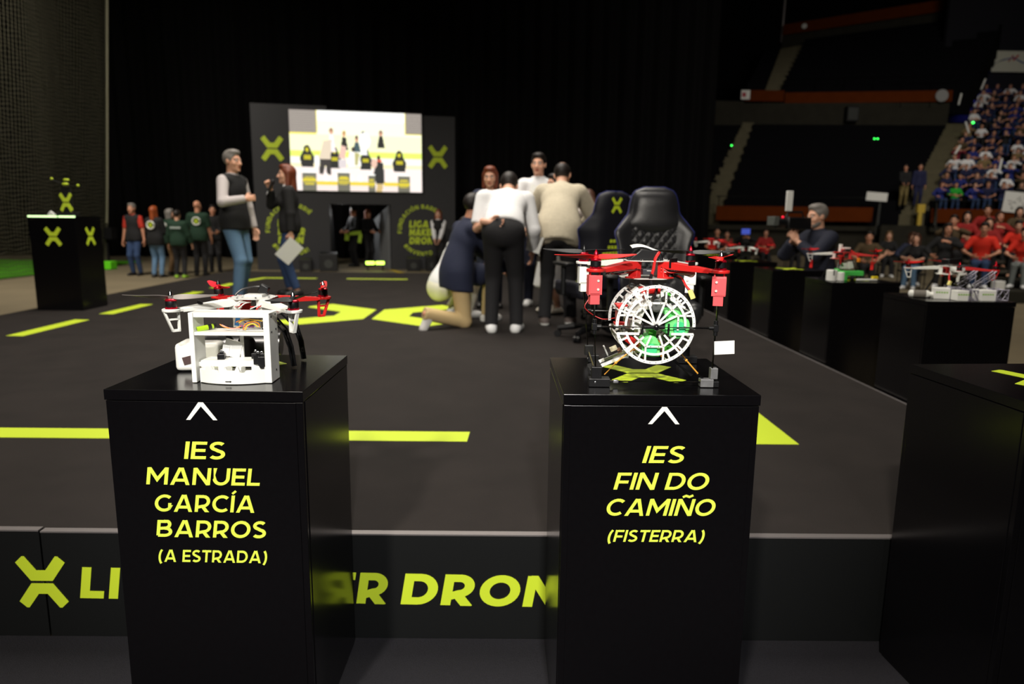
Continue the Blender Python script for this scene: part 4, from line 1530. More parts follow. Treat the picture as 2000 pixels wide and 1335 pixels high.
# box frame: left and right boards, top board, shelf, back upright
FX0, FX1, FY0, FY1, FZ1 = -.822, -.615, 1.800, 1.868, 1.176
mb = MB()
mb.box((FX0 + .006, (FY0 + FY1) / 2, (ZT + FZ1) / 2), (.012, FY1 - FY0, FZ1 - ZT))
mb.box((FX1 - .008, (FY0 + FY1) / 2, (ZT + FZ1) / 2), (.016, FY1 - FY0, FZ1 - ZT))
mb.box(((FX0 + FX1) / 2, (FY0 + FY1) / 2, FZ1 - .006), (FX1 - FX0 - .026, FY1 - FY0, .012))
mb.box(((FX0 + FX1) / 2, (FY0 + FY1) / 2, 1.1215), (FX1 - FX0 - .026, FY1 - FY0, .009))
mb.box((-.712, 1.868, 1.06), (.0085, .008, .118))
fr = W1(mb).build('box_frame', M_white, d1, smooth=False, bevel=.0012)
mb = MB()
for yy_, zz in ((1.815, 1.165), (1.85, 1.168), (1.815, 1.125), (1.85, 1.128), (1.84, 1.02)):
    mb.cyl((FX1 - .001, yy_, zz), (FX1 + .0012, yy_, zz), .0028, n=10)
W1(mb).build('screw_hole', M_black, fr)
# half drum with a notched rim at the foot of the frame
dc = np.array([-.713, 1.948])
rd = .168
a0, a1 = R_(270 - 32), R_(270 + 32)
P = []
n = 40
hs = []
for i in range(n + 1):
    k = i / n
    hz = .040 + (.006 if (int(k * 9) % 2) else -.004)
    if .3 < k < .42 or .62 < k < .7: hz = .03
    hs.append(hz)
    a = a0 + (a1 - a0) * k
    for (r, z) in ((rd, ZT), (rd - .006, ZT), (rd - .006, ZT + hz), (rd, ZT + hz)):
        P.append((dc[0] + r * math.cos(a), dc[1] + r * math.sin(a), z))
mb = MB().add(P, [(i * 4 + k, i * 4 + (k + 1) % 4, i * 4 + 4 + (k + 1) % 4, i * 4 + 4 + k) for i in range(n) for k in range(4)] + [(0, 1, 2, 3), (n * 4 + 3, n * 4 + 2, n * 4 + 1, n * 4)])
arcp = [(dc[0] + (rd - .005) * math.cos(a0 + (a1 - a0) * i / n), dc[1] + (rd - .005) * math.sin(a0 + (a1 - a0) * i / n)) for i in range(n + 1)]
mb.prism(arcp + [(FX1 - .02, FY1 + .03), (FX0 + .015, FY1 + .03)], (0, 0, ZT + .012), X3, Y3, Z3, 0, .006)
for x, w_ in ((-.785, .012), (-.74, .02), (-.70, .014), (-.66, .022), (-.635, .01)):
    mb.box((x, 1.815, ZT + .03), (w_, .03, .024), rotz(x * 9))
mb.box((-.715, 1.845, ZT + .052), (.18, .05, .006)).box((-.715, 1.822, ZT + .045), (.19, .008, .012))
W1(mb).build('drum', M_white, d1, smooth=False, bevel=.0008, seg=1)
mb = MB().cyl((-.728, 1.7795, 1.0), (-.716, 1.779, 1.0), .0012, n=8).cyl((-.716, 1.779, 1.0), (-.712, 1.7795, 1.0), .0024, .0002, n=8)
W1(mb).build('arrow_pin', M_black, d1)
# things bolted inside the frame
for x, y, z, s_, r_ in ((-.758, 1.84, 1.05, (.018, .02, .024), .2), (-.672, 1.852, 1.052, (.018, .016, .02), 0), (-.655, 1.822, 1.05, (.017, .02, .024), -.3), (-.642, 1.812, 1.046, (.018, .016, .03), .1)):
    mb = MB().box((x, y, z), s_, rotz(r_)).box((x + .002, y, z + s_[2] * .62), (s_[0] * .55, s_[1] * .6, s_[2] * .3), rotz(r_)).cyl((x, y, z + s_[2] * .6), (x, y, z + s_[2] * .95), .0035, n=10, m=1)
    W1(mb).build('servo', [M_black, M_steel], d1, smooth=False, bevel=.001)
mb = MB().box((-.735, 1.862, 1.072), (.045, .004, .045), roty(.3)).box((-.752, 1.858, 1.068), (.018, .006, .03), roty(.2))
W1(mb).build('white_card', M_paper, d1, smooth=False)
mb = MB().box((-.748, 1.872, 1.105), (.014, .006, .05), roty(-.3))
W1(mb).build('strap', M_black, d1, smooth=False)
mb = MB().box((-.665, 1.838, 1.1285), (.08, .04, .0025)).box((-.69, 1.85, 1.15), (.012, .01, .04), None, 1).box((-.662, 1.85, 1.14), (.016, .012, .02), None, 1).box((-.635, 1.835, 1.135), (.016, .02, .012), None, 2).box((-.71, 1.86, 1.145), (.035, .012, .028), None, 1)
W1(mb).build('circuit_board', [M_pcb, M_white, M_black], d1, smooth=False, bevel=.0006, seg=1)
mb = MB().box((-.716, 1.858, 1.147), (.012, .01, .024), roty(.2))
W1(mb).build('blue_connector', mat('blue connector', (70, 150, 230), .5), d1, smooth=False, bevel=.0008)
rw = random.Random(3)
for m_, pts in ((M_orange, [(-.748, 1.815, 1.145), (-.735, 1.815, 1.137), (-.715, 1.825, 1.132), (-.695, 1.83, 1.14)]), (mat('pale pink wire', (235, 150, 140), .5), [(-.746, 1.82, 1.143), (-.725, 1.82, 1.134), (-.7, 1.825, 1.133)]),
                (M_orange, [(-.688, 1.815, 1.131), (-.68, 1.812, 1.146), (-.662, 1.812, 1.152), (-.648, 1.815, 1.148), (-.646, 1.82, 1.137)]), (M_yellow, [(-.7, 1.82, 1.148), (-.68, 1.815, 1.158), (-.65, 1.815, 1.156), (-.63, 1.82, 1.152)]),
                (M_yellow, [(-.684, 1.818, 1.13), (-.674, 1.812, 1.143), (-.66, 1.812, 1.147), (-.65, 1.818, 1.138)]), (M_bluew, [(-.69, 1.83, 1.15), (-.675, 1.825, 1.145), (-.655, 1.828, 1.15), (-.64, 1.83, 1.15)]),
                (mat('violet wire', (150, 60, 150), .5), [(-.7, 1.83, 1.14), (-.68, 1.82, 1.137), (-.66, 1.822, 1.14)]), (M_white, [(-.64, 1.815, 1.16), (-.632, 1.814, 1.15), (-.636, 1.816, 1.135)]), (M_red, [(-.632, 1.82, 1.165), (-.63, 1.815, 1.15), (-.634, 1.818, 1.138)]),
                (M_orange, [(-.706, 1.818, 1.15), (-.695, 1.816, 1.155), (-.68, 1.82, 1.157)])):
    wire(d1, [np.array(p) - C1 for p in pts], m_, .0014 if m_ is not M_yellow else .002, 'shelf_wire')
# wiring loops between the plates of the drone
for i in range(9):
    a = rw.uniform(-.04, .03); b = -.055 - rw.random() * .012
    wire(d1, [(a, -.03, -.012), (a + .004, b, -.016 + rw.random() * .012), (a + rw.uniform(.008, .03), b - .004, rw.uniform(-.012, .012)), (a + .03, -.035, .004)], (M_white, M_red, M_white)[i % 3], .0015)
wire(d1, [(-.062, -.05, -.002), (-.075, -.06, -.01), (-.07, -.064, -.022), (-.06, -.06, -.02)], M_white, .0016)
wire(d1, [(-.06, .02, .024), (-.04, .03, .042), (.0, .03, .05), (.02, .03, .046), (.035, .02, .03)], M_black, .003, 'cable')
MB().box((.022, .03, .043), (.026, .02, .024), roty(.5)).build('receiver', M_black, d1, bevel=.003)
MB().box((.005, .005, .0275), (.05, .036, .008)).build('flight_controller', M_pcb, d1, smooth=False, bevel=.001)
mb = MB()
for a, r in ((R_(225), .15), (R_(315), .13)):
    p = np.array([math.cos(a), math.sin(a), 0]) * r
    mb.box((p[0], p[1], .002), (.004, .027, .024), rotz(a))
mb.build('cable_tie', M_black, d1)
# perforated curved landing legs
for sg, xo in ((1, .0), (-1, -.0)):
    P = [(sg * .0 + .005, .1), (sg * .052, .075), (sg * .085, .045), (sg * .1, .0), (sg * .105, -.045)]
    for yo in (.085, -.02):
        pl = [np.array([sg * .005, yo, -.024]), np.array([sg * .052, yo + .015, -.04]), np.array([sg * .085, yo + .02, -.08]), np.array([sg * .1, yo + .022, -.13]), np.array([sg * .106, yo + .024, -.186])]
        if sg < 0 and yo < 0: continue
        mb = MB()
        outl = []
        for i, p in enumerate(pl):
            dd = pl[min(i + 1, 4)] - pl[max(i - 1, 0)]; dd = dd / np.linalg.norm(dd)
            nn = np.array([-dd[2], 0, dd[0]])
            outl.append((p, nn, (.011, .010, .008, .0065, .006)[i]))
        for s2 in (-1, 1):
            mb.tube([p + nn * w_ * s2 * .85 for p, nn, w_ in outl], .0034, 6)
        for i in range(4):
            for f_ in (.0, .5):
                p = outl[i][0] * (1 - f_) + outl[i + 1][0] * f_; w_ = outl[i][2]
                mb.box(tuple(p), (w_ * 1.5, .004, w_ * .8), roty(.7 * (1 - i / 4) * sg))
            if i > 1:
                p, q = outl[i][0], outl[i + 1][0]
                mb.tube([p, q], .0055, 6)
        mb.build('landing_gear_leg', M_black, d1)
bt = thing('battery', 'green and black AA battery lying on the shelf of the white box frame', 'battery', (-.787, 1.829, 1.1332), 0)
mb = MB()
dbat = np.array([.72, .62, .12]); dbat /= np.linalg.norm(dbat)
MB().cyl(tuple(-dbat * .024), tuple(dbat * .024), .007, n=20).build('can', mat('lime battery wrap', (165, 200, 30), .3), bt)
MB().cyl(tuple(dbat * .004), tuple(dbat * .013), .0072, n=20).build('label_band', M_black, bt)
MB().cyl(tuple(dbat * .018), tuple(dbat * .0245), .0071, n=20).cyl(tuple(-dbat * .0245), tuple(-dbat * .026), .003, n=12, m=1).build('terminal', [M_black, M_steel], bt)

# white device with the silver cylinder behind the frame, and the black bell shaped stand
t = thing('white_sensor_box', 'white rounded plastic box with a silver cylinder behind the drone frame', 'device', (-.86, 2.0, ZT), .12)
MB().box((-.01, -.02, .04), (.12, .1, .078)).build('case', M_white, t, bevel=.012, seg=3)
MB().box((-.025, -.0705, .035), (.045, .003, .022), roty(-.25)).build('dark_window', mat('brown grey window', (80, 62, 62), .4), t, smooth=False)
MB().cyl((.03, .02, .06), (.19, .03, .06), .038, n=28).cyl((.19, .03, .06), (.2, .03, .06), .034, n=28).cyl((-.035, .02, .062), (.03, .02, .06), .036, n=28).build('silver_cylinder', mat('silver plastic', (120, 120, 122), .32, .6), t)
t = thing('black_bell', 'glossy black bell shaped part standing behind the white box frame', 'part', (-.735, 1.965, ZT), 0)
MB().lathe([(.04, 0), (.036, .01), (.03, .03), (.026, .055), (.024, .08), (.019, .09), (.008, .094)], n=26).build('shell', M_black, t)
MB().tube([(-.034, -.012, .002), (-.026, -.014, .045)], .004, 8).build('rib', M_black, t)

# ---- wheeled drone on carbon rods (second pedestal)
C2 = np.array((.387, 1.958, 1.300))
d2 = quad_drone('wheeled_drone', 'red and white four-rotor drone carrying two white lattice discs on a carbon rod frame', tuple(C2), -.012, [M_red, M_red, M_white, M_white],
                [(.112, R_(16), M_red, 1), (.1, R_(58), M_red, -1), (.125, R_(8), M_darkprop, -1), (.125, R_(165), M_darkprop, 1)],
                [M_redmetal, M_steel, M_black, M_redmetal], False, True, M_pcb)
W2 = lambda mb: shifted(mb, C2)
mps = {}
for nm, a, m_ in (('fl', R_(225), M_redlit), ('fr', R_(315), M_redlit), ('bl', R_(135), M_white), ('br', R_(45), M_white)):
    a -= .012
    p = np.array([.225 * math.cos(a), .225 * math.sin(a), 0])
    mps[nm] = p
    z = rotz(.15 if 'l' in nm else -.3)
    mb = MB()
    for k in (-1, 1):
        mb.box(tuple(p + np.array([k * .012, 0, -.012])), (.004, .012, .012), z)
    mb.box(tuple(p + np.array([0, 0, -.041])), (.035, .026, .05), z)
    mb.box(tuple(p + np.array([.001, -.0135, -.041])), (.026, .003, .044), z)
    mb.box(tuple(p + np.array([0, 0, -.077])), (.025, .022, .028), z)
    s_ = mb.build('rod_socket', m_, d2, smooth=False, bevel=.0008)
    mb = MB()
    for zz in (-.03, -.052):
        q = np.array([.006 * (1 if 'l' in nm else -1), -.0155, zz])
        mb.cyl(tuple(p + z @ q), tuple(p + z @ (q + np.array([0, -.0018, 0]))), .0032, n=12)
    mb.build('screw', M_pcb, s_)
zb = ZT - C2[2]
feet = {'fl': (-.148, -.15), 'fr': (.155, -.15), 'bl': (-.135, .17), 'br': (.16, .17)}
zm = 1.15 - C2[2]
for nm, p in list(mps.items()):
    fx, fy = feet[nm]
    f_ = np.array([fx, fy, zb + .004])
    MB().tube([p + np.array([0, 0, -.08]), f_], .0032, 8).build('upright_rod', M_rod, d2)
    k = (zm - (p[2] - .08)) / (f_[2] - (p[2] - .08))
    j = p + np.array([0, 0, -.08]); j = j + (f_ - j) * k
    mps[nm + 'j'] = j
    MB().box(tuple(j), (.0125, .0125, .018)).cyl(tuple(j - (0, 0, .02)), tuple(j + (0, 0, .02)), .0055, n=12).cyl(tuple(j), tuple(j + np.array([.018 * (1 if 'l' in nm else -1), 0, 0])), .0052, n=12).build('rod_joint', M_black, d2, bevel=.0008)
    if nm == 'fr':
        mb = MB().box((fx - .012, fy + .004, zb + .0105), (.034, .024, .0205)).box((fx + .006, fy + .004, zb + .036), (.019, .019, .029))
        mb.box((fx + .013, fy + .004, zb + .0075), (.014, .02, .015), None, 1)
        mb.build('foot_block', [M_greytape, M_black], d2, smooth=False, bevel=.001)
    else:
        k = 1 if nm == 'bl' else .55
        MB().box((fx + .014 * k, fy, zb + .0105), (.055 * (1 if k < 1 else .6), .034, .021)).box((fx, fy, zb + .036), (.026, .024, .03)).cyl((fx - .004, fy - .0175, zb + .012), (fx - .004, fy - .019, zb + .012), .003, n=10, m=1).build('foot_block', [M_black, M_steel], d2, smooth=False, bevel=.001)
MB().tube([mps['flj'], mps['frj']], .003, 8).cyl(tuple(mps['flj'] + (.128, 0, 0)), tuple(mps['flj'] + (.182, 0, 0)), .0052, n=12).ell(tuple((mps['flj'] + mps['frj']) / 2 + (.003, -.002, 0)), (.008, .008, .0095)).build('axle_rod', M_rod, d2)
MB().tube([mps['blj'], mps['brj']], .003, 8).build('axle_rod', M_rod, d2)
MB().tube([(feet['fl'][0] + .03, feet['fl'][1], zb + .012), (feet['fr'][0] - .02, feet['fr'][1], zb + .012)], .0028, 8).build('base_rod', M_rod, d2)
MB().box((feet['fl'][0] + .052, feet['fl'][1], zb + .0115), (.014, .009, .009)).build('tape_wrap', M_greytape, d2, bevel=.002)
MB().tube([(feet['fl'][0], feet['fl'][1], zb + .03), (feet['bl'][0], feet['bl'][1], zb + .03)], .0016, 6).build('side_rod', mat('brass rod', (150, 140, 90), .35, .7), d2)


def lattice_disc(y, name='lattice_disc'):
    mb = MB()
    R = .1035
    c = np.array([.3885 - C2[0], y - C2[1], 1.1555 - C2[2]])
    th_ = .0018
    nn = np.array([0, -1., 0])

    def ring(r0, r1, a0, a1, n=40):
        for i in range(n):
            u0, u1 = R_(a0 + (a1 - a0) * i / n), R_(a0 + (a1 - a0) * (i + 1) / n)
            mb.prism([(r0 * R * math.cos(u0), r0 * R * math.sin(u0)), (r1 * R * math.cos(u0), r1 * R * math.sin(u0)), (r1 * R * math.cos(u1), r1 * R * math.sin(u1)), (r0 * R * math.cos(u1), r0 * R * math.sin(u1))], c, X3, Z3, nn, -th_, th_)

    def bar(x0, y0, x1, y1, w_=.047):
        a, b = np.array([x0, y0]), np.array([x1, y1])
        dd = b - a; dd /= np.linalg.norm(dd); q = np.array([-dd[1], dd[0]]) * w_ / 2
        mb.prism([tuple((a + q) * R), tuple((a - q) * R), tuple((b - q) * R), tuple((b + q) * R)], c, X3, Z3, nn, -th_ * .98, th_ * .98)
    ring(.925, 1, -6, 186, 64)
    ring(.925, 1, 193, 347, 52)
    ring(.715, .775, 118, 182, 16); ring(.715, .775, -2, 62, 16); ring(.72, .78, 194, 346, 36)
    # square windows
    for sx in (-1, 1):
        bar(sx * .235, .95, sx * .235, .52); bar(sx * .225, -.53, sx * .225, -.95)
    bar(-.26, .55, .26, .55); bar(-.25, -.55, .25, -.55)
    for sx in (-1, 1):
        bar(sx * .56, .25, sx * .56, -.13); bar(sx * .95, .24, sx * .56, .24); bar(sx * .96, -.225, sx * .4, -.225, .06)
    # spokes from the hub
    for x1, y1 in ((-.5, .66), (-.19, .54), (.2, .54), (.62, .64), (-.55, .24), (.55, .25)):
        bar(0, -.02, x1, y1, .05)
    for x0, y0, x1, y1 in ((-.1, -.27, -.21, -.54), (.11, -.27, .21, -.54), (.23, -.25, .62, -.68), (-.28, -.3, -.7, -.72)):
        bar(x0, y0, x1, y1, .05)
    # ribs between the rings and diagonal braces
    for an in (158, 140, 52, 40, 22, 120, 62):
        a = R_(an); bar(.74 * math.cos(a), .74 * math.sin(a), .95 * math.cos(a), .95 * math.sin(a), .05)
    for an in (205, 222, 245, 295, 318, 335):
        a = R_(an); bar(.75 * math.cos(a), .75 * math.sin(a), .95 * math.cos(a), .95 * math.sin(a), .05)
    for x0, y0, x1, y1 in ((-.235, .55, -.56, .24), (.235, .55, .56, .24), (-.33, .83, -.235, .6), (-.62, .5, -.35, .78), (.6, .52, .35, .76), (.4, .62, .72, .44), (-.78, .4, -.5, .3), (-.22, -.55, -.52, -.28), (.22, -.55, .52, -.28)):
        bar(x0, y0, x1, y1, .05)
    o = mb.build(name, M_white, d2, smooth=False)
    mb2 = MB()
    for i in range(40):
        a = R_(9 * i + 3)
        q = c + np.array([.963 * R * math.cos(a), -th_ - .0002, .963 * R * math.sin(a)])
        if math.sin(a) < -.1 and math.sin(a) > -.24: continue
        mb2.cyl(tuple(q), tuple(q + np.array([0, -.0004, 0])), .0011, n=8)
    for x, y_ in ((-.235, .85), (-.235, .65), (.235, .85), (.235, .65), (-.1, .55), (.1, .55), (-.56, .1), (.56, .1), (-.75, .24), (.75, .24), (-.1, -.55), (.1, -.55), (-.35, .35), (.35, .38)):
        q = c + np.array([x * R, -th_ - .0002, y_ * R])
        mb2.cyl(tuple(q), tuple(q + np.array([0, -.0004, 0])), .0012, n=8)
    mb2.build('pin_hole', M_black, o)
    return o, c


lattice_disc(1.806)
lattice_disc(1.955)
cd = np.array([.3885 - C2[0], 0, 1.1555 - C2[2]])
y0_, y1_ = 1.808 - C2[1], 1.953 - C2[1]
mb = MB()
for an in (20, 52, 75, 105, 128, 160, 200, 225, 250, 290, 318, 340):
    a = R_(an)
    mb.cyl((cd[0] + .098 * math.cos(a), y0_, cd[2] + .098 * math.sin(a)), (cd[0] + .098 * math.cos(a), y1_, cd[2] + .098 * math.sin(a)), .0022, n=8)
mb.build('disc_spacer', M_white, d2)


def inner(name, m, fn, bevel=.001):
    mb = MB(); fn(mb)
    return mb.build(name, m, d2, bevel=bevel, seg=2)


cb = lambda x, y, z: (cd[0] + x, y - C2[1], cd[2] + z)
inner('green_case', M_greenpl, lambda m: (m.box(cb(.05, 1.85, .008), (.05, .06, .06)), m.cyl(cb(.06, 1.815, -.005), cb(.06, 1.88, -.005), .033, n=26)), .004)
inner('green_knob', M_greendk, lambda m: m.cyl(cb(.064, 1.811, -.008), cb(.064, 1.83, -.008), .0165, n=24).box(cb(.064, 1.815, -.018), (.028, .012, .014)))
inner('green_case', M_greenpl, lambda m: (m.box(cb(-.005, 1.85, -.068), (.048, .06, .04)), m.cyl(cb(-.008, 1.82, -.055), cb(-.008, 1.88, -.055), .024, n=24)), .004)
inner('green_knob', M_greendk, lambda m: m.cyl(cb(-.006, 1.811, -.066), cb(-.006, 1.83, -.066), .0145, n=24).box(cb(-.004, 1.818, -.078), (.026, .012, .012)))
inner('red_carriage', M_red, lambda m: m.box(cb(-.01, 1.86, .085), (.05, .05, .015)))
inner('red_bracket', M_red, lambda m: (m.box(cb(-.088, 1.885, .02), (.004, .06, .05)), m.box(cb(-.08, 1.9, -.01), (.03, .03, .006)), m.box(cb(-.08, 1.88, .043), (.03, .05, .005))))
inner('red_carriage', M_red, lambda m: m.box(cb(-.055, 1.87, -.05), (.025, .03, .02), roty(.6)))
for f_ in (lambda m: m.box(cb(-.04, 1.87, .03), (.035, .05, .035), roty(.4)), lambda m: m.box(cb(-.03, 1.89, .065), (.05, .03, .02), roty(.9)), lambda m: m.box(cb(-.045, 1.86, -.005), (.03, .04, .025)), lambda m: m.cyl(cb(-.02, 1.83, .05), cb(-.02, 1.9, .05), .014, n=18), lambda m: m.box(cb(.03, 1.9, .07), (.05, .02, .012), roty(-.6)), lambda m: m.box(cb(-.01, 1.9, -.03), (.06, .02, .016), roty(.2)), lambda m: m.box(cb(.04, 1.91, -.05), (.04, .02, .012), roty(-.9))):
    inner('white_gearbox', M_white, f_)
for f_ in (lambda m: m.cyl(cb(.01, 1.85, .045), cb(.02, 1.91, .05), .018, n=20), lambda m: m.cyl(cb(.06, 1.87, .062), cb(.05, 1.92, .055), .012, n=18), lambda m: m.box(cb(-.055, 1.9, -.035), (.03, .02, .02)), lambda m: m.box(cb(.055, 1.9, -.055), (.04, .02, .012), roty(.8))):
    inner('gear_motor', mat('grey motor', (120, 122, 120), .35, .5), f_)
for f_ in (lambda m: m.box(cb(.0, 1.92, .01), (.09, .01, .05)), lambda m: m.box(cb(.02, 1.83, .012), (.03, .02, .03), roty(.5)), lambda m: m.box(cb(-.032, 1.82, -.012), (.005, .02, .03)), lambda m: m.box(cb(.036, 1.82, -.012), (.005, .02, .03)), lambda m: m.box(cb(.0, 1.83, .08), (.005, .02, .03), roty(.2))):
    inner('dark_bracket', M_black, f_)
for f_ in (lambda m: m.box(cb(.025, 1.86, .028), (.008, .02, .04), roty(-.6)), lambda m: m.box(cb(.0, 1.86, -.035), (.02, .04, .03)), lambda m: m.box(cb(.085, 1.87, .02), (.02, .02, .006), roty(.2)), lambda m: m.box(cb(.05, 1.87, -.07), (.03, .02, .01), roty(-.6)), lambda m: m.box(cb(.05, 1.88, .07), (.03, .02, .006), roty(.6))):
    inner('green_spring', mat('leaf green plastic', (70, 170, 50), .45), f_)
for pts, m_ in (([cb(-.04, 1.85, -.055), cb(-.02, 1.84, -.035), cb(.01, 1.84, -.035), cb(.03, 1.85, -.055), cb(.03, 1.86, -.085)], M_orange), ([cb(-.045, 1.86, -.07), cb(-.03, 1.83, -.05), cb(-.02, 1.84, -.09)], M_orange), ([cb(-.06, 1.86, -.06), cb(-.045, 1.84, -.045), cb(-.03, 1.86, -.07)], M_red)):
    wire(d2, pts, m_, .0018)
# stack on the centre plates
MB().prism([(-.058, .024), (.04, .024), (.03, .05), (-.022, .055)], (0, -.005, 0), X3, Z3, Y3, -.03, .03).build('battery_pack', M_black, d2, bevel=.003)
V = []
for j in range(6):
    for i in range(9):
        x, y = -.046 + .08 * i / 8, -.02 + .045 * j / 5
        V.append((x, y - .005, .057 + .006 * j / 5 + .004 * math.sin(i * .7) - .0011 * max(0, i - 4) ** 2 * .6))
o = MB().grid(V, 9, 6).build('paper_slip', M_paper, d2); md = o.modifiers.new('t', 'SOLIDIFY'); md.thickness = .0006
MB().box((-.004, -.045, -.005), (.034, .03, .016)).build('receiver', mat('grey receiver', (52, 54, 60), .4), d2, bevel=.002)
MB().box((-.004, -.0605, -.002), (.012, .0008, .0016)).build('receiver_label', M_pcb, d2)
MB().box((.0, -.03, -.034), (.1, .02, .016)).box((-.045, -.03, -.04), (.012, .012, .02)).box((.045, -.03, -.038), (.012, .012, .02)).build('mount_rail', mat('grey mount', (60, 62, 60), .5), d2, bevel=.002)
wire(d2, [(.024, -.05, .048), (.012, -.058, .03), (.008, -.06, .005), (.004, -.06, -.015)], M_red, .0042, 'thick_red_cable')
wire(d2, [(.004, -.06, -.015), (-.0, -.064, -.03), (.002, -.068, -.05), (.0, -.07, -.065)], M_black, .005, 'black_sleeve')
for i in range(7):
    wire(d2, [(-.045 + i * .004, -.05, .0), (-.07 - i * .004, -.07 - i * .003, -.012 + .003 * i), (-.1 - .004 * i, -.085, -.01), (-.11, -.1, -.002)], (M_black, M_red, M_black, M_white)[i % 4], .0013)
    wire(d2, [(.03, -.05, .01 - i * .003), (.05 + i * .004, -.06, -.006), (.075 + i * .005, -.075, -.004 - .002 * i), (.11, -.1, -.006)], (M_red, M_black, M_white)[i % 3], .0013)
wire(d2, [(.04, -.045, -.012), (.06, -.06, -.014), (.09, -.07, -.012), (.115, -.08, -.014)], mat('pink sleeve', (225, 80, 100), .45), .0028, 'speed_controller')
wire(d2, [(.06, -.02, -.02), (.085, -.05, -.03), (.095, -.07, -.05), (.105, -.08, -.062)], M_red, .0032, 'power_lead')
wire(d2, [(.058, -.02, -.022), (.083, -.053, -.034), (.1, -.078, -.06)], M_black, .0022, 'power_lead')
dd = nrm((.4, -.2, -1))
p = np.array([.104, -.08, -.060])
MB().box(tuple(p + dd * .012), (.009, .013, .026), np.stack(frame_from(dd), 1)).build('power_plug', M_cream, d2, bevel=.0015)
MB().cyl((.07, -.04, -.016), (.07, -.055, -.018), .006, n=14).cyl((.058, -.04, -.018), (.058, -.055, -.018), .005, n=14).build('capacitor', M_steel, d2)
wire(d2, [mps['bl'] + (0, 0, -.07), mps['bl'] + (.015, -.01, -.1), mps['bl'] + (.004, -.02, -.13), mps['bl'] + (.05, -.03, -.16), mps['bl'] + (.09, -.05, -.155)], M_red, .0012)
MB().tube([(.1, .115, .004), (.1, .118, -.03)], .002, 6).box((.1, -.1, .004), (.004, .028, .026), rotz(R_(315))).box((.06, -.06, .01), (.006, .03, .026), rotz(R_(315))).build('cable_tie', M_black, d2)
# rubber bands, tilted white rails with the circuit board, black strut, paper tag
bx = lambda x, y, z: np.array([x, y, z]) - C2
for nm, P in (('rubber_band', [(.262, 1.815, 1.02), (.29, 1.812, 1.053), (.335, 1.81, 1.092)]), ('rubber_band', [(.447, 1.81, 1.097), (.475, 1.812, 1.062), (.51, 1.815, 1.024)])):
    mb = MB().tube([bx(*q) for q in P], .0021, 8)
    mb.ell(tuple(bx(*P[1])), (.004, .004, .004))
    mb.build(nm, M_amber, d2)
MB().tube([bx(.507, 1.815, 1.026), bx(.522, 1.82, 1.012)], .004, 8).build('band_hook', M_black, d2)
MB().tube([bx(.44, 1.95, 1.06), bx(.515, 1.9, 1.0)], .0065, 8).build('black_strut', M_black, d2)
a_ = -.42
for yo in (1.93, 1.985):
    MB().box(tuple(bx(.30, yo, 1.035)), (.12, .012, .008), roty(a_)).build('tilted_rail', M_white, d2, smooth=False, bevel=.001)
MB().box(tuple(bx(.252, 1.955, 1.012)), (.035, .075, .012), roty(a_)).build('rail_clamp', M_black, d2, smooth=False, bevel=.001)
MB().box(tuple(bx(.297, 1.955, 1.052)), (.05, .04, .003), roty(a_)).box(tuple(bx(.302, 1.95, 1.066)), (.02, .016, .011), roty(a_), 1).box(tuple(bx(.28, 1.945, 1.06)), (.004, .02, .03), roty(a_), 2).box(tuple(bx(.318, 1.945, 1.062)), (.012, .018, .012), roty(a_), 3).build('circuit_board', [M_black, mat('pale connector', (215, 208, 175), .5), M_pcb, mat('brown part', (120, 85, 60), .5)], d2, smooth=False)
tg = MB().box(tuple(bx(.566, 1.79, 1.101)), (.052, .0006, .035), roty(-.06)).build('paper_tag', M_paper, d2, smooth=False)

for dr, names in ((d1, ('cable', 'receiver', 'flight_controller')), (d2, ('battery_pack', 'paper_slip', 'receiver', 'receiver_label', 'mount_rail', 'thick_red_cable', 'black_sleeve', 'wire'))):
    for ch in dr.children:
        if ch.name.split('.')[0] in names:
            ch.location.z -= .009 if ch.name.split('.')[0] != 'black_sleeve' else .004
# ---- drones on the pedestals beyond the stage edge
def gearpost(t, pts):
    for a, b in pts:
        MB().tube([a, b], .006, 8).box(b, (.02, .05, .008)).build('landing_gear_leg', M_black, t)


ZP = .9915
R1 = (2.65, 4.2, ZP + .165)
t = quad_drone('lattice_box_drone', 'red and white drone on tall black legs above white lattice boxes', R1, R_(23), [M_white, M_red, M_white, M_red], [(.1, R_(80), M_darkprop, 1), None, (.11, R_(170), M_red, 1), (.09, R_(120), M_red, 1)], [M_redmetal] * 4, True, False, M_white)
gearpost(t, [((-.04, -.03, -.02), (-.13, -.06, -.186)), ((.045, -.05, -.02), (.05, -.17, -.186)), ((-.04, .05, -.02), (-.12, .09, -.186)), ((.05, .05, -.02), (.12, .1, -.186))])
MB().box((.0, .0, .04), (.12, .05, .034)).build('battery_pack', M_black, t, bevel=.004)
wire(t, [(-.05, -.03, -.02), (-.08, -.05, -.05), (-.085, -.06, -.07)], M_red, .004, 'power_lead')
MB().box((-.088, -.062, -.08), (.016, .016, .026), roty(.4)).build('power_plug', M_cream, t, bevel=.002)
MB().box((-.01, -.06, -.003), (.06, .03, .022)).box((.03, -.05, -.03), (.05, .03, .02)).build('sensor', M_white, t, bevel=.003)
t = thing('white_cylinder', 'white bottle shaped cylinder with a grey band lying on the pedestal of the lattice boxes', 'cylinder', (2.42, 4.11, ZP + .022), R_(-20))
t.scale = (.6, .6, .6)
MB().lathe([(.015, -.09), (.034, -.08), (.036, -.06), (.036, .07), (.03, .085), (.02, .1), (.02, .13)], ax=(1, 0, 0), n=24).build('body', M_white, t)
MB().cyl((-.05, 0, 0), (.06, 0, 0), .0365, n=24).build('grey_band', mat('grey band', (112, 106, 98), .6), t)


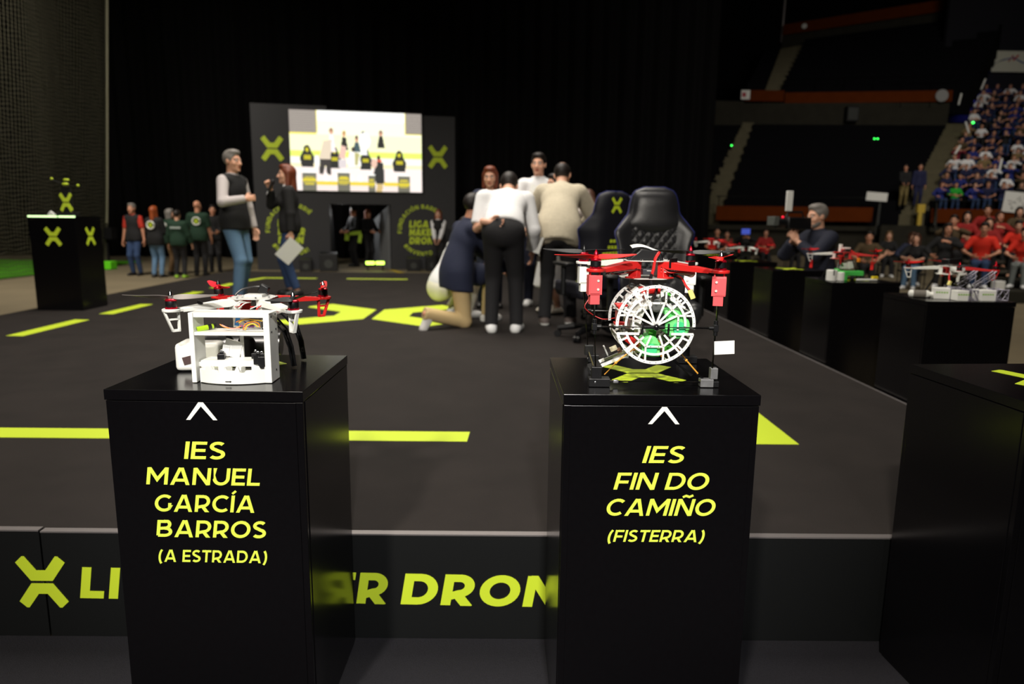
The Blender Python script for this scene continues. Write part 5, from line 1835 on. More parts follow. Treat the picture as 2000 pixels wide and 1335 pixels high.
def lattice_box(label, x, y, rz, s_=(.15, .1, .075), seed=1):
    t = thing('lattice_box', label, 'box', (x, y, ZP), rz, 'white lattice boxes')
    MB().box((-s_[0] * .18, 0, s_[2] / 2), (s_[0] * .62, s_[1], s_[2])).build('case', M_white, t, smooth=False, bevel=.003)
    mb = MB()
    X0, X1, Yh, Zh = s_[0] * .13, s_[0] * .62, s_[1] / 2, s_[2]
    for y_ in (-Yh, Yh):
        for a, b in (((X0, 0), (X1, 0)), ((X0, Zh), (X1, Zh)), ((X0, 0), (X0, Zh)), ((X1, 0), (X1, Zh)), ((X0, 0), ((X0 + X1) / 2, Zh)), (((X0 + X1) / 2, Zh), (X1, 0)), ((X0, Zh), ((X0 + X1) / 2, 0)), (((X0 + X1) / 2, 0), (X1, Zh))):
            mb.tube([(a[0], y_, a[1] + .004), (b[0], y_, b[1] + .004)], .0035, 6)
    for x_ in (X0, X1):
        for z_ in (.004, Zh):
            mb.tube([(x_, -Yh, z_), (x_, Yh, z_)], .0035, 6)
    mb.build('lattice', mat('lilac grey plastic', (188, 184, 200), .5), t)
    rr = random.Random(seed)
    mb = MB()
    for q in range(5):
        mb.box((-s_[0] * .4 + q * .013, -s_[1] / 2 - .001, s_[2] * .62), (.009, .001, .008), roty(rr.uniform(-.5, .5)))
    mb.build('green_print', mat('green print', (140, 190, 60), .6), t, smooth=False)
    return t


lattice_box('white lattice box behind the black drone leg, leftmost of three', 2.545, 4.06, R_(-20), (.13, .09, .062), seed=1)
lattice_box('white lattice box in the middle, front end of the pedestal', 2.588, 3.965, R_(-5), (.10, .07, .058), seed=2)
lattice_box('white lattice box at the right corner of its pedestal', 2.745, 3.985, R_(-3), (.135, .09, .06), seed=3)
t = thing('lattice_truss', 'two leaning grey lattice trusses on the white boxes', 'truss', (2.68, 4.1, ZP + .0), R_(-10))
mb = MB()
for x0 in (0, .1):
    for yy_ in (-.02, .02):
        A_, B_ = np.array([x0 - .05, yy_, .08]), np.array([x0 + .05, yy_, .16])
        for o_2 in (0, -.03):
            mb.tube([A_ + (0, 0, o_2), B_ + (0, 0, o_2)], .003, 6)
        for k in range(4):
            mb.tube([A_ + (B_ - A_) * k / 4, A_ + (B_ - A_) * (k + 1) / 4 + (0, 0, -.03)], .0025, 6)
    mb.tube([(x0 + .05, 0, .16), (x0 + .06, 0, .0)], .003, 6)
mb.build('truss', mat('lilac grey plastic', (188, 184, 200), .5), t)

R2 = (2.54, 5.36, ZP + .19)
t = quad_drone('green_block_drone', 'red and white drone standing over a green block', R2, R_(18), [M_red, M_red, M_white, M_red], [None, (.1, R_(20), M_red, 1), (.1, R_(10), M_red, 1), (.06, R_(5), M_red, -1)], [M_redmetal] * 4, True, False, M_red)
for a in (R_(315), R_(45), R_(135)):
    MB().tube([(.21 * math.cos(a), .21 * math.sin(a), -.05), (.21 * math.cos(a), .21 * math.sin(a), -.11)], .012, 8).build('leg_extension', M_red, t)
gearpost(t, [((-.05, -.04, -.02), (-.1, -.07, -.187)), ((.05, -.04, -.02), (.1, -.08, -.187)), ((-.05, .05, -.02), (-.1, .08, -.187)), ((.05, .05, -.02), (.1, .08, -.187))])
MB().cyl((-.02, 0, .02), (-.02, 0, .075), .014, n=16).build('white_can', M_white, t)
MB().box((.03, 0, .045), (.06, .035, .012)).build('receiver', M_white, t, bevel=.002)
wire(t, [(.03, -.05, .03), (.06, -.08, .0), (.07, -.09, -.03)], M_red, .006, 'power_lead')
MB().box((.07, -.095, -.04), (.02, .02, .03)).build('power_plug', M_orange, t, bevel=.003)
MB().box((-.02, -.03, -.085), (.05, .04, .045), roty(.1)).box((.05, -.03, -.08), (.045, .04, .055), roty(-.1)).build('white_cube', M_white, t, bevel=.003)
t = thing('green_block', 'bright green plastic block under the red legged drone', 'block', (2.5, 5.25, ZP), .05)
MB().box((0, 0, .035), (.04, .1, .07)).box((.07, 0, .055), (.16, .07, .035)).box((-.04, .0, .045), (.02, .06, .085)).build('block', mat('grass green plastic', (70, 190, 80), .5), t, bevel=.006)
MB().cyl((.04, -.055, .022), (.06, -.06, .022), .02, n=18).build('dark_wheel', M_black, t)
MB().box((.16, -.06, .012), (.16, .025, .012), rotz(.1)).build('white_rail', M_white, t, bevel=.002)
MB().box((.225, -.05, .026), (.04, .03, .022)).build('yellow_tip', mat('yellow plastic', (225, 200, 30), .5), t, bevel=.003)
t = thing('tape_roll', 'white cable spool left of the green block', 'roll', (2.41, 5.22, ZP), .1)
MB().cyl((0, 0, 0), (0, 0, .08), .038, n=24).cyl((.07, .0, 0), (.07, 0, .065), .032, n=24).build('spool', M_white, t, bevel=.004)
MB().box((-.005, -.037, .062), (.008, .006, .04)).build('strap', M_black, t)

t = quad_drone('small_white_armed_drone', 'drone with one white arm and red arms standing before the audience, nearer of two', (2.62, 7.72, ZP + .14), R_(-40), [M_white, M_white, M_red, M_red], [(.1, R_(30), M_red, 1), None, None, (.1, R_(60), M_red, 1)], [M_redmetal] * 4, True, False, M_black, gear=False)
gearpost(t, [((-.05, 0, -.02), (-.09, 0, -.136)), ((.05, 0, -.02), (.09, 0, -.136))])
MB().box((0, 0, -.06), (.1, .08, .06)).build('payload_box', M_black, t, bevel=.004)
t = quad_drone('small_far_drone', 'farthest red and white drone of the pedestal row, beside the gaming chair', (2.62, 9.02, ZP + .16), R_(-45), [M_white, M_white, M_red, M_red], [None, (.1, R_(10), M_red, 1), (.1, R_(70), M_red, 1), None], [M_redmetal] * 4, True, False, M_red)
gearpost(t, [((-.05, 0, -.02), (-.09, 0, -.156)), ((.05, 0, -.02), (.09, 0, -.156))])
MB().box((0, 0, -.06), (.1, .08, .06)).build('payload_box', M_red, t, bevel=.004)

# ---- trophy on the far left pedestal
t = thing('trophy', 'black trophy with a lime X mark and a small lime tipped drone on top', 'trophy', (-4.79, 7.8, SZ + .991 + .015), .1)
MB().box((0, .03, .02), (.18, .14, .04)).build('base', M_black, t, bevel=.004)
MB().box((0, .04, .17), (.1, .03, .26)).build('stem', M_black, t, bevel=.004)
mb = MB(); put_logo(mb, .0, .145, .13, .2, (0, .022, 0), X3, Z3, (0, -1, 0), .012); mb.build('logo_mark', M_lime, t, smooth=False)
mb = MB()
for dx, dz, dy in ((-.14, .05, .02), (.14, -.02, -.02), (-.05, .045, .14), (.06, -.01, -.12)):
    mb.tube([(0, .03, .335), (dx, .03 + dy, .335 + dz)], .008, 8)
mb.box((0, .03, .335), (.06, .06, .03)).build('small_drone', M_black, t)
for dx, dz, dy in ((-.14, .05, .02), (.14, -.02, -.02), (-.05, .045, .14), (.06, -.01, -.12)):
    MB().ell((dx, .03 + dy, .345 + dz), (.035 if abs(dx) < .1 else .014, .016, .014)).build('rotor_tip', M_lime, t)
o = MB().box((-4.9, 7.72, SZ + 1.02), (.06, .03, .05), roty(.7)).build('white_card', M_paper, None, False, bevel=.003); tag(o, 'small white folded card beside the trophy', 'card')
# ------------------------------------------------------------------ gaming chairs
M_leath = mat('black leatherette', (40, 40, 43), .32, bump=.15, bscale=220)
M_leath2 = mat('dark navy fabric', (17, 18, 30), .6)
M_pipe = mat('blue piping', (32, 40, 110), .5)


def gaming_chair(label, x, y, rz, front=True, logo=False, arms=True, rec=.1):
    """front of the chair towards local -Y"""
    t = thing('gaming_chair', label, 'chair', (x, y, SZ), rz, 'gaming chairs')
    lev = [(.46, .20, .05), (.55, .232, .055), (.68, .24, .055), (.78, .245, .055), (.86, .25, .055), (.95, .277, .055), (1.02, .225, .055), (1.08, .178, .055), (1.15, .168, .055), (1.21, .152, .05), (1.245, .125, .042), (1.262, .07, .028)]
    yb = lambda z: .2 + rec * (z - .46)
    prof = lambda z: (float(np.interp(z, [l[0] for l in lev], [l[1] for l in lev])), float(np.interp(z, [l[0] for l in lev], [l[2] for l in lev])))
    bol = lambda u, z: -.075 * max(0, abs(u) - .55) / .45 * float(np.interp(z, [.46, .6, .95, 1.05, 1.1], [.6, 1, 1, .3, .1]))
    zs = [.46 + (1.262 - .46) * i / 34 for i in range(35)]
    P = []
    n = 36
    for z in zs:
        hw, th = prof(z)
        for k in range(n):
            a = 2 * PI * k / n
            cx, sy = math.cos(a), math.sin(a)
            u = math.copysign(abs(cx) ** .7, cx)
            P.append((hw * u, yb(z) + th * math.copysign(abs(sy) ** .75, sy) + bol(u, z), z))
    mb = MB()
    fs = [(j * n + k, j * n + (k + 1) % n, (j + 1) * n + (k + 1) % n, (j + 1) * n + k) for j in range(34) for k in range(n)]
    fs += [tuple(range(n))[::-1], tuple(range(34 * n, 35 * n))]
    mb.add(P, fs)
    back = mb.build('backrest', M_leath if front else M_leath2, t, angle=60)
    pts = []
    for sg in (1, -1):
        q = [(sg * prof(z)[0] * 1.0, yb(z) + bol(1, z), z) for z in zs]
        pts += q if sg > 0 else q[::-1]
    MB().tube(pts, .006, 6).build('piping', M_pipe, back)
    # raised head pad and quilted centre panel on the front
    V = []
    for j in range(15):
        z = 1.0 + .23 * j / 14
        for i in range(21):
            u = -1 + i / 10
            zz = z + (-.05 * (1 - u * u) * (1 - j / 14))
            hw, th = prof(zz)
            e = (1 - u ** 6) * (1 - (2 * j / 14 - 1) ** 6)
            V.append((u * hw * .86, yb(zz) - th - .002 - .022 * e + .01 * u * u, zz))
    MB().grid(V, 21, 15).build('head_pad', M_leath, back, angle=60)
    V = []
    for j in range(61):
        for i in range(41):
            u = -1 + i / 20
            z = .6 + (.40 - .05 * (1 - u * u)) * j / 60
            hw, th = prof(z)
            x_ = u * .155
            a = ((x_ + (z - .6) * .75) / .062) % 1; b = ((x_ - (z - .6) * .75) / .062) % 1
            q = min(a, 1 - a, b, 1 - b)
            V.append((x_, yb(z) - th - .002 - .011 * min(1, q * 4.5), z))
    MB().grid(V, 41, 61).build('quilted_panel', M_leath, back, angle=50)
    if logo:
        mb = MB()
        ro = np.array([0, yb(1.13) + .054, 0]); 
        put_logo(mb, 0, 1.15, .10, .13, (0, yb(1.15) + .0555, 0), -X3, Z3, Y3, .003)
        mb.build('logo_mark', M_lime, back, smooth=False)
        mb = MB()
        for q, w_ in enumerate((.1, .13, .22, .24, .24)):
            z = .86 - q * .05
            for k in range(int(w_ / .03)):
                mb.box((-w_ / 2 + .015 + k * .03, yb(z) + .0565, z), (.022, .004, .026))
        mb.build('lettering', M_lime, back, smooth=False)
    MB().box((0, -.05, .42), (.5, .5, .11)).build('seat', M_leath if front else M_leath2, t, bevel=.04, seg=3)
    for sg in (-1, 1):
        MB().box((sg * .22, -.05, .45), (.09, .46, .12)).build('seat_bolster', M_leath if front else M_leath2, t, bevel=.035, seg=3)
    if arms:
        for sg in (-1, 1):
            MB().box((sg * .31, 0, .66), (.09, .27, .03)).build('armrest_pad', M_black, MB().tube([(sg * .22, .0, .38), (sg * .31, 0, .4), (sg * .31, 0, .65)], .022, 8).build('armrest', M_black, t), bevel=.012)
    MB().cyl((0, 0, .12), (0, 0, .36), .028, n=16).cyl((0, 0, .1), (0, 0, .2), .04, n=16).build('gas_lift', M_black, t)
    mb = MB().cyl((0, 0, .07), (0, 0, .13), .055, n=16)
    for k in range(5):
        a = R_(36 + 72 * k)
        mb.tube([(0, 0, .11), (.17 * math.cos(a), .17 * math.sin(a), .1), (.32 * math.cos(a), .32 * math.sin(a), .075)], [.035, .03, .022], 8)
    mb.build('star_base', M_black, t)
    for k in range(5):
        a = R_(36 + 72 * k)
        c = np.array([.32 * math.cos(a), .32 * math.sin(a), .031])
        tt = np.array([-math.sin(a), math.cos(a), 0])
        MB().cyl(tuple(c - tt * .026), tuple(c - tt * .006), .03, n=16).cyl(tuple(c + tt * .006), tuple(c + tt * .026), .03, n=16).build('caster', M_black, t)
    return t


gaming_chair('large black gaming chair facing the camera with a diamond quilted back', 1.015, 4.78, R_(-3))
gaming_chair('gaming chair turned away beside the beige jacket with a lime X on its headrest', .77, 6.15, PI + .38, False, True)
gaming_chair('gaming chair farthest back, half hidden behind the quilted one', 1.12, 7.25, PI + .5, False, True)

# ------------------------------------------------------------------ people on the stage
F_white = FAB('white cotton', (236, 236, 238))
F_light = FAB('light grey shirt', (186, 178, 178))
F_vest = FAB('black waistcoat', (20, 20, 22))
F_jeans = FAB('light jeans', (96, 128, 160), noise=.2, nscale=6)
F_jeansd = FAB('blue jeans', (44, 66, 104), noise=.25, nscale=6)
F_blackj = FAB('black jacket', (16, 15, 17))
F_navy = FAB('navy jacket', (30, 36, 60))
F_khaki = FAB('khaki trousers', (196, 170, 122))
F_blackt = FAB('black trousers', (26, 25, 28))
F_linen = FAB('beige linen jacket', (196, 186, 164), noise=.15, nscale=30)
F_cream = FAB('cream trousers', (238, 234, 216))
S_white = (mat('white trainer', (238, 238, 238), .6), M_sole)
S_dark = (mat('black shoe', (22, 20, 20), .45), M_soledk)
S_tan = (mat('tan shoe', (150, 95, 65), .5), M_soledk)

k = skeleton(1.77, wr=(.14, .25, 1.22), er=(1, -1, -.1), cr=1.0, wl=(-.24, .1, .86), el=(-1, -.6, 0), nr=(-1, 0, 0), ar=(.1, .06, .085), al=(-.11, -.05, .085), face=(.1, 1, 0))
person('man with grey hair in a black waistcoat over a light shirt, smiling to the right', k, (-3.24, 8.5, SZ), -PI / 2 - .25, skin_set((214, 160, 132), (70, 62, 56)), ('short', M_hair_gr),
       [('top', 'shirt', F_light, dict(sleeve=1., collar=True, hem=-.02)), ('top', 'waistcoat', F_vest, dict(sleeve=0, e=.024, hem=.07)), ('legs', 'jeans', F_jeans, dict(wide=.008))], S_tan)
k = skeleton(1.66, fem=True, wr=(.03, .22, 1.37), er=(.6, .2, -1), cr=1.1, nr=(-1, .2, 0), hr=(-.3, .3, .9), wl=(-.23, -.02, .76), el=(-.8, -.6, 0), cl=.9, ar=(.08, .03, .085), al=(-.1, -.06, .085), face=(-.12, 1, 0))
WOM = person('woman with long auburn hair in a black jacket speaking into a microphone', k, (-2.80, 9.2, SZ), PI / 2 + .25, SK_A, ('long', M_hair_au),
             [('top', 'blouse', F_white, dict(sleeve=.3, hem=-.03, collar=True, e=.008)), ('top', 'jacket', F_blackj, dict(sleeve=.98, e=.019, hem=.06)), ('legs', 'jeans', F_jeansd, dict(leg=.95, e=.012))], S_dark)


def world_pt(t, p):
    c, s_ = math.cos(t.rotation_euler.z), math.sin(t.rotation_euler.z)
    return np.array([t.location.x + p[0] * c - p[1] * s_, t.location.y + p[0] * s_ + p[1] * c, t.location.z + p[2]])


hd = nrm(k['r']['hd'])
a = world_pt(WOM, k['r']['wr'] + k['r']['hd'] * .075 + k['r']['pn'] * .032 + np.array([0, 0.0, -.09]))
b = world_pt(WOM, k['Hc'] + k['hB'] @ np.zeros(3) + k['hB'][1] * .16 + k['hB'][2] * -.075)
t = thing('microphone', 'black handheld microphone with a shiny lower end held at the mouth of the woman', 'microphone', tuple(a))
b = b - a
MB().cyl((0, 0, 0), tuple(b * .72), .014, .019, n=14).build('handle', M_black, t)
MB().ell(tuple(b * .85), (.028, .028, .032)).build('head', mat('microphone mesh', (40, 40, 42), .5, .6), t)
MB().cyl(tuple(-b * .3), (0, 0, 0), .016, .015, n=14).build('transmitter', M_steel, t)
p = world_pt(WOM, k['l']['wr'] + k['l']['hd'] * .1)
t = thing('paper_sheet', 'white paper sheet hanging from the hand of the woman with the microphone', 'paper', tuple(p))
MB().box((-.02, -.03, -.13), (.21, .003, .297), roty(.75) @ rotz(.25)).build('sheet', M_paper, t, smooth=False)

k = skeleton(1.70, pelvis=(0, -.05, .49), spine=(.0, .18, 1), chest=(0, .36, 1), ar=(.1, -.40, .15), kr=(0, 1, -.6), tr=(0, -.55, -.85), fur=(0, -.85, .55), al=(-.13, .36, .085), wr=(.15, .45, .5), wl=(-.15, .5, .55), face=(-.2, 1, -.5))
person('kneeling man in a navy jacket and khaki trousers with his back turned', k, (-.45, 6.8, SZ), -PI / 2 + .5, SK_B, ('short', M_hair_dk),
       [('top', 'jacket', F_navy, dict(sleeve=.97, e=.022, hem=.14, flare=.01, collar=True)), ('legs', 'trousers', F_khaki, dict(wide=.01, top=.03))], (mat('grey canvas shoe', (205, 202, 198), .7), M_sole))
k = skeleton(1.68, pelvis=(0, -.1, .33), spine=(0, .45, 1), chest=(0, .6, 1), ar=(.14, .12, .085), al=(-.14, .1, .085), wr=(.2, .16, .42), wl=(-.15, .45, .5), er=(.3, -1, -.3))
person('crouching person in white shirt and cream trousers behind the kneeling man', k, (-.60, 7.4, SZ), -PI / 2 + .5, SK_A, ('short', M_hair_dk),
       [('top', 'shirt', F_white, dict(sleeve=.95, hem=.03, e=.016)), ('legs', 'trousers', F_cream, dict(wide=.015, e=.02))], S_white)
k = skeleton(1.79, pelvis=(0, -.1, .93), spine=(.02, .85, 1), chest=(.03, 1.3, .68), ar=(.12, .0, .085), al=(-.11, -.03, .085), shrugl=(-.03, -.12, .0), wl=(-.13, -.17, 1.0), el=(-.35, .05, -.9), cl=.5, hl=(1, -.18, -.12), nl=(0, -1, .2), wr=(.25, .36, .72), er=(.3, -1, 0), face=(0, .8, -.65), hup=(0, .7, .7))
person('man in a white shirt and black trousers bending over with one hand behind his back', k, (-.03, 6.45, SZ), -.06, SK_A, ('short', M_hair_dk),
       [('top', 'shirt', F_white, dict(sleeve=(.9, .44), hem=-.03, e=.02, collar=True)), ('legs', 'trousers', F_blackt, dict(wide=.006, e=.014))], S_white)
k = skeleton(1.76, pelvis=(0, -.08, .92), spine=(0, .5, 1), chest=(.02, .95, .95), ar=(.13, .04, .085), al=(-.12, -.06, .085), wr=(.2, .5, .95), wl=(-.2, .5, .95), er=(1, -.4, -.3), el=(-1, -.4, -.3), face=(.1, .9, -.55), hup=(0, .45, .9))
person('man in a beige linen jacket bending forward with his back to the camera', k, (.50, 6.95, SZ), -.12, SK_A, ('thin', M_hair_dk),
       [('top', 'jacket', F_linen, dict(sleeve=.97, e=.028, hem=.13, flare=.012, collar=True)), ('legs', 'trousers', F_blackt, dict(wide=.01))], (mat('patterned trainer', (92, 80, 76), .7), M_sole))
k = skeleton(1.62, fem=True, pelvis=(0, -.05, .86), spine=(0, .12, 1), chest=(0, .3, 1), wr=(.16, .4, .85), wl=(-.16, .4, .85), face=(.1, 1, -.35))
person('woman with an auburn bob in navy looking over the bending white shirt', k, (-.2, 8.25, SZ), PI, SK_A, ('bob', M_hair_au),
       [('top', 'jacket', F_navy, dict(sleeve=.97, e=.018, hem=.08)), ('legs', 'trousers', F_navy)], S_dark)
k = skeleton(1.77, wr=(.2, .3, 1.08), wl=(-.03, .3, 1.22), cr=.6, cl=.6, el=(-1, -.3, -.4), face=(.25, 1, -.1))
MWH = person('man with dark hair in a white printed shirt standing behind the group facing the camera', k, (.36, 8.45, SZ), PI, SK_A, ('short', M_hair_dk),
             [('top', 'shirt', F_white, dict(sleeve=.5, hem=.06, e=.018, collar=True)), ('legs', 'trousers', FAB('navy trousers', (26, 30, 52)))], S_white)
p = world_pt(MWH, k['l']['wr'] + k['l']['hd'] * .09)
o = MB().box((0, 0, .08), (.15, .003, .2), roty(.2) @ rotx(-.3)).build('paper_sheet', M_paper, None, False); o.location = tuple(p); tag(o, 'folded white paper held up by the man in the white printed shirt', 'paper')
k = skeleton(1.6, fem=True, pelvis=(0, -.1, .8), spine=(0, .6, 1), chest=(0, 1, .75), wr=(.2, .5, .6), wl=(-.2, .5, .6), face=(0, 1, -.5), hup=(0, .6, .8))
person('woman with long brown hair in a pale jacket bending beside the gaming chairs', k, (1.02, 7.75, SZ), .35, SK_A, ('long', M_hair_br),
       [('top', 'jacket', FAB('pale jacket', (212, 202, 196)), dict(sleeve=.97, e=.02, hem=.08)), ('legs', 'trousers', F_blackt)], S_dark)
k = skeleton(1.5, fem=True, wr=(.15, .3, .9), wl=(-.15, .3, .9), face=(0, 1, -.3))
person('woman in a long white skirt hidden behind the man in the beige jacket', k, (.52, 7.78, SZ), PI / 2 + .5, SK_A, ('bob', M_hair_dk),
       [('top', 'blouse', F_white, dict(sleeve=.95, hem=.02)), ('skirt', 'skirt', F_white, dict(z0=.3))], (mat('white flat shoe', (235, 228, 215), .5), M_soledk))
o = MB().box((0, 0, 0), (.16, .004, .1), rotx(.9) @ rotz(.3)).box((.03, .03, .02), (.14, .004, .12), rotx(1.1) @ rotz(-.2)).build('paper_sheets', M_paper, None, False)
o.location = (.37, 7.0, SZ + .66); tag(o, 'loose white sheets held between the white shirt and the beige jacket', 'paper')
o = MB().box((0, 0, 0), (.13, .003, .16), roty(.3)).build('paper_sheet', M_paper, None, False)
o.location = (.26, 6.72, SZ + .80); tag(o, 'white paper in the lowered right hand of the man in the white shirt', 'paper')

# ------------------------------------------------------------------ people around the backdrop
F_dgreen = FAB('dark green jacket', (20, 52, 34))
F_redp = FAB('red polo', (196, 50, 32))
RES2 = 1.5


def back_badge(t, k, m_=None, r=.085, dz=.16):
    """round white and lime badge on the back of a jacket"""
    c = k['mid'] + k['u1'] * dz - k['f1'] * .145
    mb = MB()
    mb.tube([tuple(c + k['s1'] * r * math.cos(a) + k['u1'] * r * math.sin(a)) for a in [2 * PI * i / 24 for i in range(24)]], .014, 6, 0, True)
    o = mb.build('badge_ring', M_white, t)
    mb = MB()
    for i in (0, 1):
        mb.prism(logo_halves(.1, .11)[i], c, -k['s1'], k['u1'], -k['f1'], -.006, .006)
    mb.build('badge_mark', M_lime, o, smooth=False)


k = skeleton(1.64, wr=(.27, .03, .78), wl=(-.27, .03, .78))
person('man in dark waistcoat and red polo, leftmost of the group by the net', k, (-8.62, 16.5, 0), PI - .15, SK_B, ('short', M_hair_gr),
       [('top', 'polo', F_redp, dict(sleeve=.42, hem=-.02, collar=True)), ('top', 'waistcoat', F_vest, dict(sleeve=0, e=.024, hem=.06)), ('legs', 'trousers', F_jeansd)], S_dark, None, RES2)
k = skeleton(1.58, fem=True, wr=(.12, .28, .95), wl=(-.12, .28, .95))
t = person('woman with bright ginger hair in a dark jacket with a round badge on the back', k, (-7.92, 16.05, 0), -.1, SK_A, ('long', mat('ginger hair', (150, 70, 28), .5)),
           [('top', 'jacket', F_vest, dict(sleeve=.97, e=.022, hem=.12)), ('legs', 'jeans', F_jeans)], S_dark, None, RES2)
back_badge(t, k)
k = skeleton(1.53, fem=True, wr=(.12, .28, .95), wl=(-.12, .28, .95), face=(.6, 1, 0))
t = person('woman with grey hair in a dark green jacket and tan trousers', k, (-7.95, 16.85, 0), -.5, SK_A, ('bob', M_hair_gr),
           [('top', 'jacket', F_dgreen, dict(sleeve=.97, e=.02, hem=.1)), ('legs', 'trousers', FAB('tan trousers', (120, 92, 60)))], S_dark, None, RES2)
back_badge(t, k, r=.065)
k = skeleton(1.5, wr=(.25, .1, .75), wl=(-.25, .1, .75), face=(0, 1, -.4))
t = person('short dark haired person in dark green jacket and lime shoes', k, (-7.36, 15.95, 0), .1, SK_A, ('short', M_hair_dk),
           [('top', 'jacket', F_dgreen, dict(sleeve=.97, e=.022, hem=.08)), ('legs', 'trousers', F_blackt)], (mat('lime trainer', (150, 200, 40), .6), M_soledk), None, RES2)
c = k['mid'] + k['u1'] * .16 - k['f1'] * .14
mb = MB()
for i in range(8):
    mb.box(tuple(c + k['s1'] * (-.1 + i * .028)), (.02, .006, .04))
mb.build('back_print', mat('pale print', (190, 200, 195), .7), t, smooth=False)
k = skeleton(1.72, wr=(.25, .14, .8), wl=(-.2, .2, .95), face=(.3, 1, 0))
t = person('bald man in a dark green jacket with a round badge, tallest of the group', k, (-7.22, 16.7, 0), .15, SK_B, None,
           [('top', 'jacket', F_dgreen, dict(sleeve=.45, e=.022, hem=.1)), ('legs', 'trousers', F_blackt)], S_dark, None, RES2)
back_badge(t, k)
k = skeleton(1.64, wr=(.1, .3, 1.0), wl=(-.1, .3, 1.0))
person('person in black half hidden behind the man with the light jeans', k, (-7.32, 17.8, 0), PI + .4, SK_B, ('short', M_hair_dk),
       [('top', 'jacket', F_blackj, dict(sleeve=.97, e=.02, hem=.08)), ('legs', 'trousers', F_blackt)], S_dark, None, RES2)
k = skeleton(1.6, fem=True, wr=(.06, .2, .84), wl=(-.06, .2, .84))
person('woman in a black waistcoat over a white blouse standing before the round logo', k, (-1.77, 18.3, 0), PI - .1, SK_A, ('long', M_hair_au),
       [('top', 'blouse', F_white, dict(sleeve=.95, hem=-.02, collar=True)), ('top', 'waistcoat', F_vest, dict(sleeve=0, e=.022, hem=.06)), ('legs', 'trousers', F_blackt)], S_dark, None, RES2)
k = skeleton(1.66, wr=(.15, .3, 1.0), wl=(-.15, .3, 1.0))
person('person in black standing left in the doorway of the backdrop', k, (-4.35, 20.3, 0), PI - .8, SK_B, ('short', M_hair_dk),
       [('top', 'jacket', F_blackj, dict(sleeve=.97, e=.02, hem=.08)), ('legs', 'trousers', F_blackt)], S_dark, None, RES2)
k = skeleton(1.6, fem=True, wr=(.15, .3, 1.0), wl=(-.15, .3, 1.0))
person('person with ginger hair standing right in the doorway of the backdrop', k, (-3.98, 20.35, 0), PI + .9, SK_B, ('long', mat('ginger hair', (150, 70, 28), .5)),
       [('top', 'jacket', F_blackj, dict(sleeve=.97, e=.02, hem=.08)), ('legs', 'trousers', F_blackt)], S_dark, None, RES2)
t = thing('lime_flag', 'folded lime cloth held between the two people in the doorway', 'cloth', (-4.2, 20.0, .95))
MB().box((-.1, 0, 0), (.4, .02, .1), roty(-.1)).box((.06, 0, -.14), (.1, .02, .26), roty(.15)).box((-.3, .0, -.08), (.12, .02, .26), roty(.1)).build('cloth', mat('lime cloth', (170, 205, 60), .8), t, bevel=.006)

# ------------------------------------------------------------------ the cameraman behind the pedestals
k = skeleton(1.7, pelvis=(0, -.04, .8), spine=(0, .08, 1), chest=(0, .16, 1), wr=(.1, .24, 1.24), wl=(-.04, .3, 1.22), er=(1, 0, -1), el=(-1, .2, -1), cr=.8, cl=.8, hr=(-.2, .6, .8), hl=(.3, .6, .8), face=(0, 1, -.05), ar=(.14, .1, .085), al=(-.13, -.1, .085))
CAMM = person('bearded cameraman in navy filming to the left behind the pedestals', k, (3.22, 7.3, .0), PI / 2 + .25, SK_A, ('short', M_hair_gr),
              [('top', 'sweater', FAB('navy sweater', (20, 24, 42)), dict(sleeve=.9, e=.024, hem=.08, collar=True)), ('legs', 'trousers', F_blackt)], S_dark)
F = Field()
B = k['hB']; O = k['Hc']
L_ = lambda x, y, z: O + (np.array([x, y, z]) * k['s']) @ B
F.ell(L_(0, .04, -.085), np.array([.052, .052, .04]) * k['s'], B, .02).ell(L_(0, .02, -.07), np.array([.066, .05, .04]) * k['s'], B, .02).sub(L_(0, .1, -.055), .022, .01)
V, f_ = F.mesh(.007)
put('beard', np_mesh('beard', V, f_, M_hair_gr), CAMM)
p = world_pt(CAMM, k['Hc'] + np.array([.03, .16, -.02]))
t = thing('video_camera', 'black video camera with a white plate on top held by the cameraman', 'camera', tuple(p), PI / 2 + .25)
MB().box((0, .05, -.05), (.11, .28, .12)).build('body', M_black, t, bevel=.012)
MB().cyl((0, .18, -.05), (0, .3, -.05), .045, .052, n=20).build('lens', M_black, t)
MB().box((0, .33, -.03), (.12, .06, .09)).build('lens_hood', mat('grey hood', (80, 84, 80), .6), t, bevel=.004)
MB().box((0, -.11, -.02), (.05, .1, .05)).cyl((0, -.13, -.02), (0, -.2, -.02), .03, n=16).build('viewfinder', M_black, t)
MB().tube([(0, -.02, .01), (0, .0, .06), (0, .16, .06), (0, .18, .01)], .012, 8).build('handle', M_black, t)
MB().box((.058, -.02, -.02), (.006, .07, .06)).build('side_label', M_pcb, t)
MB().box((0, .16, .17), (.014, .075, .2)).build('white_plate', M_paper, t, bevel=.003)
MB().ell((.03, .2, .01), (.012, .012, .012)).build('tally_lamp', mat('red tally', (255, 30, 60), .4, emit=1), t)
